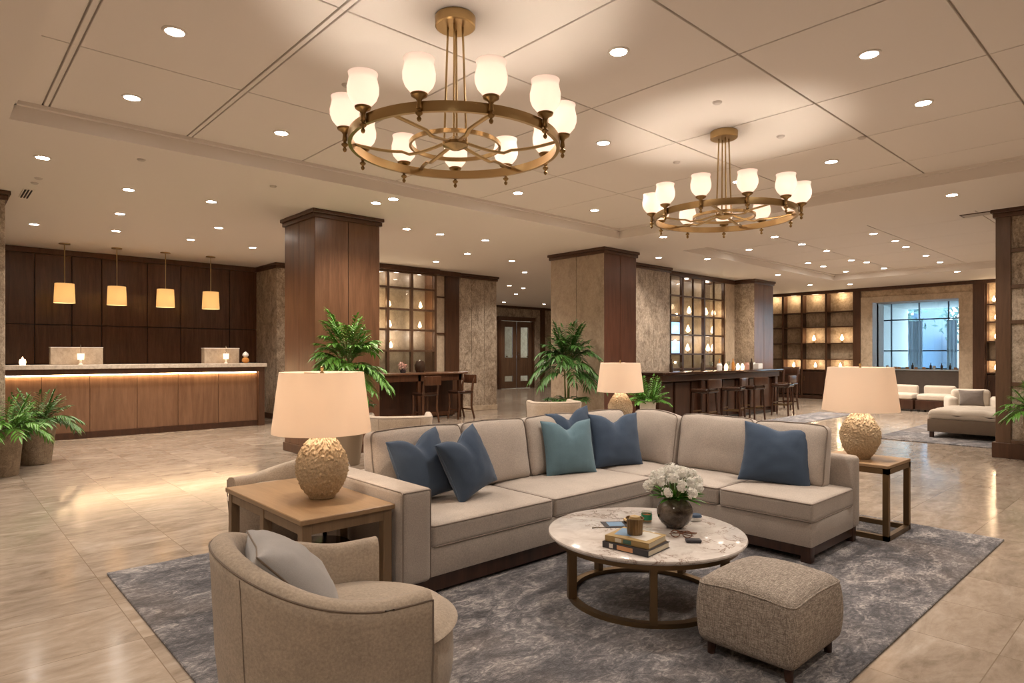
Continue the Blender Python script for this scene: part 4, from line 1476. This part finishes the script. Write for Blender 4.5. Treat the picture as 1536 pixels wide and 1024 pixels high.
# ------------------------------------------------------------------ coffee table
ct = thing('coffee_table', 'round marble-topped coffee table on a bronze ring base', 'coffee table', (3.255, 2.335, .014))
TR = .595
zt = .405
MB().lathe([(0, zt - .032), (TR - .02, zt - .032), (TR - .004, zt - .022), (TR, zt - .012), (TR - .003, zt - .004), (TR - .012, zt), (0, zt)], seg=96).build('tabletop', 'marble', ct)
MB().lathe([(TR - .06, zt - .064), (TR - .045, zt - .064), (TR - .045, zt - .033), (TR - .06, zt - .033), (TR - .06, zt - .064)], seg=80, cap=False).build('top_ring', 'bronze', ct)
RB = .455
MB().lathe([(RB - .022, 0), (RB + .022, 0), (RB + .022, .026), (RB - .022, .026), (RB - .022, 0)], seg=80, cap=False).build('base_ring', 'bronze', ct)
for k in range(5):
    a = math.radians(149 + k * 72)
    rot = Matrix.Rotation(a, 3, 'Z')
    MB().box(RB - .012, RB + .012 + .028, -.02, .02, .024, zt - .035, .002, 1).build('leg', 'bronze', ct, rz=a)
TZ = .014 + zt + .0005


def on(px, py, z=TZ):
    return at(px, py, z)


def book(label, x, y, z, w_, d_, h_, rz, cm, extra=()):
    t = thing('book', label, 'book', (x, y, z), rz, 'books on the coffee table')
    MB().box(-w_ / 2, w_ / 2, -d_ / 2, d_ / 2, h_ - .003, h_, .001, 1).box(-w_ / 2, w_ / 2, -d_ / 2, d_ / 2, 0, .003, .001, 1).box(-w_ / 2, w_ / 2, -d_ / 2, -d_ / 2 + .004, 0, h_, .001, 1).build('cover', cm, t)
    MB().box(-w_ / 2 + .005, w_ / 2 - .005, -d_ / 2 + .004, d_ / 2 - .005, .003, h_ - .003).build('pages', 'page', t)
    for (a, b_, m) in extra:
        MB().box(a, b_, -d_ / 2 - .0008, -d_ / 2, .005, h_ - .005).build('spine_patch', m, t)
    return t


bx_, by_, _ = on(944, 811)
bx_, by_ = 2.925, 2.16
ang = TH - PI / 2 - .30
bang = -PI / 2 + .10
book('dark thick book at the bottom of the stack on the coffee table', bx_, by_, TZ, .29, .24, .034, bang, 'book_dark', ((-.10, -.075, 'paper_white'), (-.05, .05, 'book_orange')))
bk2 = book('tan and green spined book on top of the dark one', bx_ + .008, by_ + .008, TZ + .0345, .27, .22, .032, bang + .05, 'book_tan', ((-.07, -.03, 'page'), (-.02, .03, 'book_teal')))
MB().box(-.115, -.02, -.06, .085, .0322, .0328, rot=Matrix.Rotation(.2, 3, 'Z')).build('cover_picture', 'paper_blue', bk2)
MB().box(0, .11, -.07, .085, .0322, .0330, rot=Matrix.Rotation(-.1, 3, 'Z')).build('cover_picture', 'paper_white', bk2)
cup = thing('fluted_cup', 'fluted metal cup standing on the stacked books', 'cup', (bx_ + .015, by_ + .02, TZ + .0675))
b = MB()
def flute(p):
    a = math.atan2(p.y, p.x)
    return Vector((p.x, p.y, 0)) * (1 + .03 * math.cos(a * 18)) + Vector((0, 0, p.z))
b.lathe([(0, 0), (.040, 0), (.042, .012), (.046, .085), (.052, .092), (.048, .092), (.044, .082), (.038, .015), (0, .012)], seg=72, fn=flute)
b.build('cup_body', 'bronze', cup)
MB().lathe([(0, .07), (.040, .072), (.028, .10), (0, .108)], seg=16).build('filling', 'book_tan', cup)
x, y, _ = on(935, 787)
mg = thing('open_brochure', 'blue and dark folded brochure behind the book stack', 'brochure', (x, y, TZ), ang + .4)
MB().box(-.13, .03, -.06, .07, 0, .006, .001, 1).build('cover', 'book_dark', mg)
MB().box(-.10, .0, -.045, .05, .0062, .007).build('cover_picture', 'paper_blue', mg)
x, y, _ = on(970, 783)
cn = thing('scented_candle', 'small glass candle with a green label near the vase', 'candle', (x, y, TZ))
MB().lathe([(0, 0), (.030, 0), (.034, .004), (.034, .07), (.031, .07), (.031, .01), (0, .008)], seg=28).build('glass_jar', 'clear_glass', cn)
MB().lathe([(0, .009), (.0305, .009), (.0305, .045), (0, .045)], seg=28).build('wax', 'amber_glass', cn)
MB().lathe([(.0346, .02), (.0350, .02), (.0350, .055), (.0346, .055), (.0346, .02)], seg=28, cap=False).build('label_band', 'green_glass', cn)
x, y, _ = on(948, 784)
ds = thing('brass_dish', 'small brass dish holding a carved stopper behind the cup', 'dish', (x, y, TZ))
MB().lathe([(0, 0), (.03, 0), (.055, .014), (.058, .02), (.052, .018), (.03, .006), (0, .006)], seg=32).build('bowl', 'brass', ds)
MB().lathe([(0, .006), (.02, .008), (.024, .03), (.016, .045), (0, .05)], seg=16).build('stopper', 'amber_glass', ds)
x, y, _ = on(900, 792)
tag(MB().tube([(-.05, 0, .004), (-.02, .006, .006), (.02, -.002, .005), (.06, .006, .004)], .004, 6, r1=.002).build('twig', 'trunk', loc=(x, y, TZ), rz=-.6), 'short brown twig lying left of the book stack', 'twig')
# spectacles
x, y, _ = on(1022, 806)
sp = thing('spectacles', 'folded brown tortoiseshell spectacles lying on the marble', 'glasses', (x, y, TZ), ang + .05)
b = MB()
for sx in (-1, 1):
    pts = [(sx * .034 + .026 * math.cos(a), -.003, .022 + .02 * math.sin(a)) for a in [2 * PI * i / 20 for i in range(20)]]
    b.tube(pts, .0028, 6, closed=True)
b.tube([(-.009, -.003, .026), (0, -.004, .03), (.009, -.003, .026)], .0025, 6)
b.build('rim', 'tortoise', sp)
MB().tube([(-.06, 0, .03), (-.058, .02, .024), (.05, .035, .006), (.07, .035, .004)], .0028, 6).tube([(.06, 0, .03), (.058, .016, .026), (-.05, .045, .010), (-.07, .045, .006)], .0028, 6).build('temple', 'tortoise', sp)
b = MB()
for sx in (-1, 1):
    b.lathe([(0, 0), (1, 0)], seg=20, cap=False) if False else None
    c = b.bm.verts.new((sx * .034, -.003, .022))
    rg = [b.bm.verts.new((sx * .034 + .025 * math.cos(2 * PI * i / 20), -.003, .022 + .019 * math.sin(2 * PI * i / 20))) for i in range(20)]
    for i in range(20):
        b.bm.faces.new((c, rg[i], rg[(i + 1) % 20]))
b.build('lens', 'clear_glass', sp)
x, y, _ = on(1040, 813)
tag(MB().soft(.045, .022, .010, .009, 5, None, (0, 0, .010)).build('leather_case', 'book_dark', loc=(x, y, TZ), rz=ang + .25), 'small dark leather case beside the spectacles', 'case')
x, y, _ = on(1030, 799)
tag(MB().prism([(-.06, -.012), (.05, -.02), (.06, .012), (-.05, .02)], 0, .004).build('leather_strap', 'tortoise', loc=(x, y, TZ), rz=ang), 'thin brown leather strap behind the spectacles', 'strap')
x, y, _ = on(1043, 780)
bw = thing('trinket_box', 'small round box with navy lid right of the vase', 'box', (x, y, TZ))
MB().lathe([(0, 0), (.036, 0), (.042, .01), (.040, .024), (0, .024)], seg=28).build('box_body', 'white_ceramic', bw)
MB().lathe([(0, .024), (.040, .024), (.042, .028), (.036, .040), (0, .044)], seg=28).build('lid', 'navy', bw)
# vase and bouquet
vx_, vy_, _ = on(1012, 790)
va = tag(MB().lathe([(0, 0), (.05, 0), (.056, .006), (.086, .032), (.105, .065), (.111, .098), (.107, .130), (.088, .160), (.066, .176), (.060, .186), (.056, .186), (.060, .174), (.082, .155), (.100, .128), (.104, .098), (.09, .06), (.05, .015), (0, .012)], seg=56)
         .build('round_vase', 'vase_glaze', loc=(vx_, vy_, TZ)), 'round dark mottled ceramic vase holding white flowers', 'vase')
bo = thing('flower_bouquet', 'bouquet of white blossoms and green leaves in the dark vase', 'flowers', (vx_, vy_, TZ))
rr = random.Random(3)
dirs = []
GA = PI * (3 - math.sqrt(5))
for i in range(30):
    k = (i + .5) / 30
    el = k ** .6
    a = i * GA
    x = .170 * math.sqrt(k) * math.cos(a) * 1.02
    y = .170 * math.sqrt(k) * math.sin(a) * 1.02
    z = .36 - .13 * k ** 1.25 + rr.uniform(-.012, .012)
    dirs.append(Vector((x, y, z)))
st = MB()
for p in dirs:
    st.tube([(p.x * .12, p.y * .12, .10), (p.x * .25, p.y * .25, .20), (p.x * .9, p.y * .9, p.z - .02)], .0028, 5)
st.build('stem', 'stem_green', bo)
for j, p in enumerate(dirs):
    b = MB()
    for q in range(26):
        d = Vector((rr.gauss(0, 1), rr.gauss(0, 1), rr.gauss(.4, 1))).normalized()
        c = p + d * rr.uniform(.020, .034)
        n_ = d
        a1 = n_.orthogonal().normalized()
        a2 = n_.cross(a1)
        r0 = rr.uniform(.012, .018)
        cv = b.bm.verts.new(c)
        ring = []
        for i in range(10):
            a = 2 * PI * i / 10
            rad = r0 * (1 if i % 2 == 0 else .55)
            ring.append(b.bm.verts.new(c + (a1 * math.cos(a) + a2 * math.sin(a)) * rad + n_ * .004))
        for i in range(10):
            b.bm.faces.new((cv, ring[i], ring[(i + 1) % 10]))
    # soft core
    bmesh.ops.create_icosphere(b.bm, subdivisions=1, radius=.026, matrix=Matrix.Translation(p))
    b.build('blossom', 'petal', bo, 0)


def leaf_blade(mb, p0, d, L_, wd, droop=.3, n_=5, up=Vector((0, 0, 1))):
    d = d.normalized()
    side = d.cross(up)
    if side.length < .05:
        side = Vector((1, 0, 0))
    side.normalize()
    prev = None
    for i in range(n_ + 1):
        k = i / n_
        c = p0 + d * L_ * k + Vector((0, 0, -droop * L_ * k * k))
        ww = wd * math.sin(PI * min(1, (k * .86 + .10))) ** .8
        if i == n_:
            ww = wd * .03
        lift = Vector((0, 0, ww * .35))
        row = (mb.bm.verts.new(c - side * ww + lift), mb.bm.verts.new(c), mb.bm.verts.new(c + side * ww + lift))
        if prev:
            mb.bm.faces.new((prev[0], prev[1], row[1], row[0]))
            mb.bm.faces.new((prev[1], prev[2], row[2], row[1]))
        prev = row


b = MB()
for i in range(80):
    a = rr.uniform(0, 2 * PI)
    d = Vector((math.cos(a), math.sin(a), rr.uniform(.1, 1.6)))
    leaf_blade(b, Vector((math.cos(a) * .03, math.sin(a) * .03, .175)), d, rr.uniform(.11, .19), .015, .25)
b.build('leaf', 'leaf_bright', bo, 0)

# ------------------------------------------------------------------ ottoman
ot = thing('ottoman', 'square woven tweed ottoman with rounded edges by the coffee table', 'ottoman', (3.10, 1.475, .0145))
def of(p):
    u, v_, w_ = p.x / .275, p.y / .24, p.z / .165
    k = Vector((.022 * u * (1 - w_ * w_) * (1 - v_ * v_ * .3), .022 * v_ * (1 - w_ * w_) * (1 - u * u * .3), (.030 if w_ > 0 else .004) * w_ * (1 - u ** 2) * (1 - v_ ** 2)))
    q = p + k
    if w_ > 0:
        q.z -= .018 * (u * v_) ** 2
    return q
body = MB().soft(.275, .24, .165, .045, 14, of, (0, 0, .225)).build('cushion', 'tweed', ot, 60)
pts = []
for (sx, sy, a0) in ((1, 1, 0), (-1, 1, 90), (-1, -1, 180), (1, -1, 270)):
    for i in range(5):
        a = math.radians(a0 + i * 22.5)
        pts.append(Vector((sx * .23 + .043 * math.cos(a), sy * .195 + .043 * math.sin(a), .142)))
q = []
for i in range(len(pts)):
    A, B = pts[i], pts[(i + 1) % len(pts)]
    m_ = 1 if (A - B).length < .1 else 10
    for j in range(m_):
        q.append(of(A.lerp(B, j / m_)) + Vector((0, 0, .225)))
MB().tube(q, .004, 6, closed=True).build('piping', 'tweed', body)
for sx in (-1, 1):
    for sy in (-1, 1):
        MB().cyl((sx * .22, sy * .195, 0), (sx * .215, sy * .19, .07), .018, .026, 14).build('foot', 'dark_wood', ot)


# ------------------------------------------------------------------ plants
def clamp_faces(mb, loc, lims):
    for v in mb.bm.verts:
        for ax, sg, val in lims:
            k = (v.co[ax] + loc[ax] - val) * sg
            if k > 0:
                v.co[ax] -= sg * (k * .9)
                v.co[ax] = max(min(v.co[ax], 9), -9)
                if (v.co[ax] + loc[ax] - val) * sg > 0:
                    v.co[ax] = val - loc[ax] - sg * R.uniform(0, .05)


def frond(mb, st_mb, p0, a, L_, rise, nl=13, lw=.013, ll=.16, droop=.55, rr=R):
    """palm frond: arching rib with leaflets both sides"""
    d = Vector((math.cos(a), math.sin(a), 0))
    pts = []
    for i in range(9):
        k = i / 8
        pts.append(p0 + d * L_ * k * (1 - .12 * k) + Vector((0, 0, rise * k - droop * L_ * k * k)))
    st_mb.tube(pts, .005, 5, r1=.0018)
    side = d.cross(Vector((0, 0, 1)))
    for i in range(nl):
        k = .22 + .78 * i / (nl - 1)
        f = k * 8
        j = min(7, int(f))
        p = pts[j].lerp(pts[j + 1], f - j)
        t_ = (pts[j + 1] - pts[j]).normalized()
        for s_ in (-1, 1):
            dd = t_ * .75 + side * s_ * rr.uniform(.6, .95) + Vector((0, 0, rr.uniform(-.1, .25)))
            leaf_blade(mb, p, dd, ll * (1.1 - .55 * k) * rr.uniform(.8, 1.15), lw, .45, 3)
    leaf_blade(mb, pts[-1], (pts[-1] - pts[-2]), ll * .6, lw, .3, 3)


def pot(t, r, h, m, z=0.0):
    MB().lathe([(0, 0), (r * .68, 0), (r * .72, .01), (r * .97, h * .9), (r, h * .92), (r, h), (r * .9, h), (r * .88, h * .86), (0, h * .86)], seg=36).build('pot', m, t)
    MB().lathe([(0, h * .86), (r * .86, h * .865), (0, h * .90)], seg=24, cap=False).build('soil', 'soil', t)


def palm(label, loc, height, spread, trunk_top, m='leaf', potm='pot_taupe', pr=.20, ph=.45, nf=26, name='potted_palm', low=True, seed=1, lw=.016, ll=.2, lims=()):
    rr = random.Random(seed)
    t = thing(name, label, 'plant', loc)
    pot(t, pr, ph, potm)
    tk = MB()
    for k in range(3):
        a = k * 2.1
        tk.tube([(.03 * math.cos(a), .03 * math.sin(a), ph * .85), (.05 * math.cos(a), .05 * math.sin(a), (ph + trunk_top) / 2), (.07 * math.cos(a + .5), .07 * math.sin(a + .5), trunk_top)], .018, 7, r1=.012)
    tk.build('trunk', 'stem_green', t)
    lf, st_ = MB(), MB()
    for i in range(nf):
        a = i * GA + rr.uniform(-.2, .2)
        k = (i + .5) / nf
        z0 = trunk_top - .1 + .15 * (1 - k) + rr.uniform(-.2, .12)
        L_ = spread * (.35 + .75 * k) * rr.uniform(.85, 1.1)
        rise = (height - trunk_top) * (1.05 - .85 * k) + L_ * .40
        frond(lf, st_, Vector((.04 * math.cos(a), .04 * math.sin(a), z0 - .25 * k)), a, L_, rise, 12, lw, ll, .55 + .35 * k, rr)
    clamp_faces(lf, loc, lims); clamp_faces(st_, loc, lims)
    lf.build('foliage', m, t, 0)
    st_.build('leaf_stalk', 'stem_green', t)
    if low:
        lf, st_ = MB(), MB()
        for i in range(14):
            a = i * GA
            frond(lf, st_, Vector((.03 * math.cos(a), .03 * math.sin(a), ph)), a, spread * .6 * rr.uniform(.7, 1.1), .36, 8, lw, ll * .8, .5, rr)
        clamp_faces(lf, loc, lims); clamp_faces(st_, loc, lims)
        lf.build('lower_foliage', 'leaf_dark', t, 0)
        st_.build('leaf_stalk', 'stem_green', t)
    return t


palm('large bright green potted palm in front of the wood column', (4.22, 7.93, 0), 1.98, .62, 1.52, 'leaf', seed=4, nf=74, pr=.24, ph=.62, ll=.20, lw=.015, lims=((1, 1, 8.62),))
palm('tall dark green dracaena in front of the travertine-faced column', (8.95, 8.20, 0), 2.12, .68, 1.50, 'leaf_dark', seed=9, nf=58, pr=.22, ph=.50, ll=.27, lw=.019, lims=((0, 1, 9.70),))


def fern(label, loc, h_, spread, m, potm, pr, ph, seed, nf=30, name='potted_fern', ll=.13, lims=()):
    rr = random.Random(seed)
    t = thing(name, label, 'plant', loc)
    pot(t, pr, ph, potm)
    lf, st_ = MB(), MB()
    for i in range(nf):
        a = i * GA
        k = (i + .5) / nf
        L_ = spread * (.35 + .75 * k) * rr.uniform(.85, 1.15)
        frond(lf, st_, Vector((.05 * math.cos(a), .05 * math.sin(a), ph * .88)), a, L_, h_ * (1.25 - .55 * k), 11, .013, ll, .35 + .4 * k, rr)
    clamp_faces(lf, loc, lims); clamp_faces(st_, loc, lims)
    lf.build('foliage', m, t, 0)
    st_.build('leaf_stalk', 'stem_green', t)
    return t


fern('bright green fern in a tall white planter between the lamp and the bar', (8.15, 5.80, 0), .40, .32, 'leaf_bright', 'white_ceramic', .125, .80, 5, 40, ll=.10)
fern('leafy plant in a tall tapered stone pot at the left edge', (.70, 10.02, 0), .42, .52, 'leaf', 'pot_stone', .20, .58, 6, 30, 'potted_plant', .2, lims=((1, 1, 10.4),))
fern('leafy plant in the further stone pot beside the reception desk', (1.10, 10.85, 0), .42, .52, 'leaf_dark', 'pot_stone', .24, .60, 8, 30, 'potted_plant', .2, lims=((0, -1, .82),))
fern('green plant at the far right edge against the stone wall', (11.0, 1.50, 0), .40, .45, 'leaf', 'pot_stone', .2, .75, 12, 26, 'potted_plant', .2, lims=((0, 1, 11.4),))

# ------------------------------------------------------------------ far lounge
db = thing('daybed', 'wide tufted cream daybed with brown base on the right rug', 'daybed', (13.25, 1.55, .014))
MB().box(0, 1.35, 0, 1.85, .10, .33, .02, 2).build('base', 'brown_fabric', db)
def tf(p):
    u, v_ = p.x / .675, p.y / .925
    q = p.copy()
    if p.z > 0:
        q.z += .03 * (1 - u ** 4) * (1 - v_ ** 4) - .022 * (math.cos(u * 4.7) ** 16 + math.cos(v_ * 6.3) ** 16)
    return q
MB().soft(.675, .925, .09, .07, 18, tf, (.675, .925, .41)).build('mattress', 'cream', db, 60)
for (x, y) in ((.06, .06), (1.29, .06), (.06, 1.79), (1.29, 1.79)):
    MB().box(x - .03, x + .03, y - .03, y + .03, 0, .1).build('foot', 'dark_wood', db)


def lounge(label, loc, rz, w_=.78, base='dark_wood', m='cream', arms=True, h_=.68, group='cream lounge chairs by the window opening'):
    t = thing('lounge_chair', label, 'armchair', loc, rz, group)
    MB().box(-w_ / 2, w_ / 2, -.38, .38, .05, .30, .02, 2).build('base', base, t)
    MB().soft(w_ / 2 - .02, .33, .075, .05, 8, seat_fn(w_ / 2, .33, .075), (0, -.04, .375)).build('seat_cushion', m, t, 60)
    MB().soft(w_ / 2 - .04, .08, .17, .06, 8, None, (0, .27, .50)).build('back_cushion', m, t, 60)
    for sx in (-1, 1):
        for sy in (-1, 1):
            MB().box(sx * (w_ / 2 - .05) - .02, sx * (w_ / 2 - .05) + .02, sy * .32 - .02, sy * .32 + .02, 0, .06).build('foot', 'dark_plain', t)
    return t


for i, (y, lb) in enumerate(((6.45, 'cream lounge chair nearest the far right lamp shade'), (5.6, 'cream lounge chair in the middle before the window opening'), (4.75, 'cream lounge chair with dark base nearest the opening jamb'))):
    lounge(lb, (19.4, y, 0), PI / 2 * -1, .80)
a_ = thing('lounge_armchair', 'grey-beige armchair with cushion behind the daybed', 'armchair', (16.9, 3.45, 0), -1.2)
MB().box(-.42, .42, -.38, .4, .08, .36, .03, 2).build('base', 'cream', a_)
for sx in (-1, 1):
    for sy in (-1, 1):
        MB().box(sx * .36 - .02, sx * .36 + .02, sy * .32 - .02, sy * .32 + .02, 0, .08).build('foot', 'dark_wood', a_)
MB().soft(.36, .12, .2, .09, 6, None, (0, .34, .52)).build('backrest', 'cream', a_)
for sx in (-1, 1):
    MB().soft(.09, .36, .15, .07, 6, None, (sx * .42, -.02, .42)).build('armrest', 'cream', a_)
pillow('patterned grey cushion on the armchair behind the daybed', (16.75, 3.45, .37), (-.3, 0, -1.2), .46, .36, .08, 'grey_fabric', 'cream', .0, seed=30)
cn_ = thing('service_counter', 'long grey counter inside the window room', 'counter', (23.4, 6.0, 0))
MB().box(-.3, .3, -2.6, 2.4, .05, .98, .03, 2).build('body', 'grey_fabric', cn_)
MB().box(-.34, .34, -2.66, 2.46, .98, 1.02, .008, 1).build('countertop', 'outside_pale', cn_)
for i in range(14):
    k = R.choice([0, 1, 2])
    y = 4.9 + i * .17 + R.uniform(-.03, .03)
    prof = [[(0, 0), (.035, 0), (.035, .11), (.012, .15), (.012, .2), (0, .2)], [(0, 0), (.05, 0), (.05, .07), (0, .07)], [(0, 0), (.03, 0), (.055, .10), (0, .12)]][k]
    o = MB().lathe(prof, seg=12).build(['bottle', 'bowl', 'cup'][k], ['bottle_dark', 'book_orange', 'white_ceramic'][k], loc=(23.4 + R.uniform(-.15, .1), y, 1.0205))
    tag(o, '%s on the grey counter, %s item from the right' % (['dark bottle', 'amber bowl', 'white cup'][k], ORD[i]), ['bottle', 'bowl', 'cup'][k], 'tableware on the far counter')
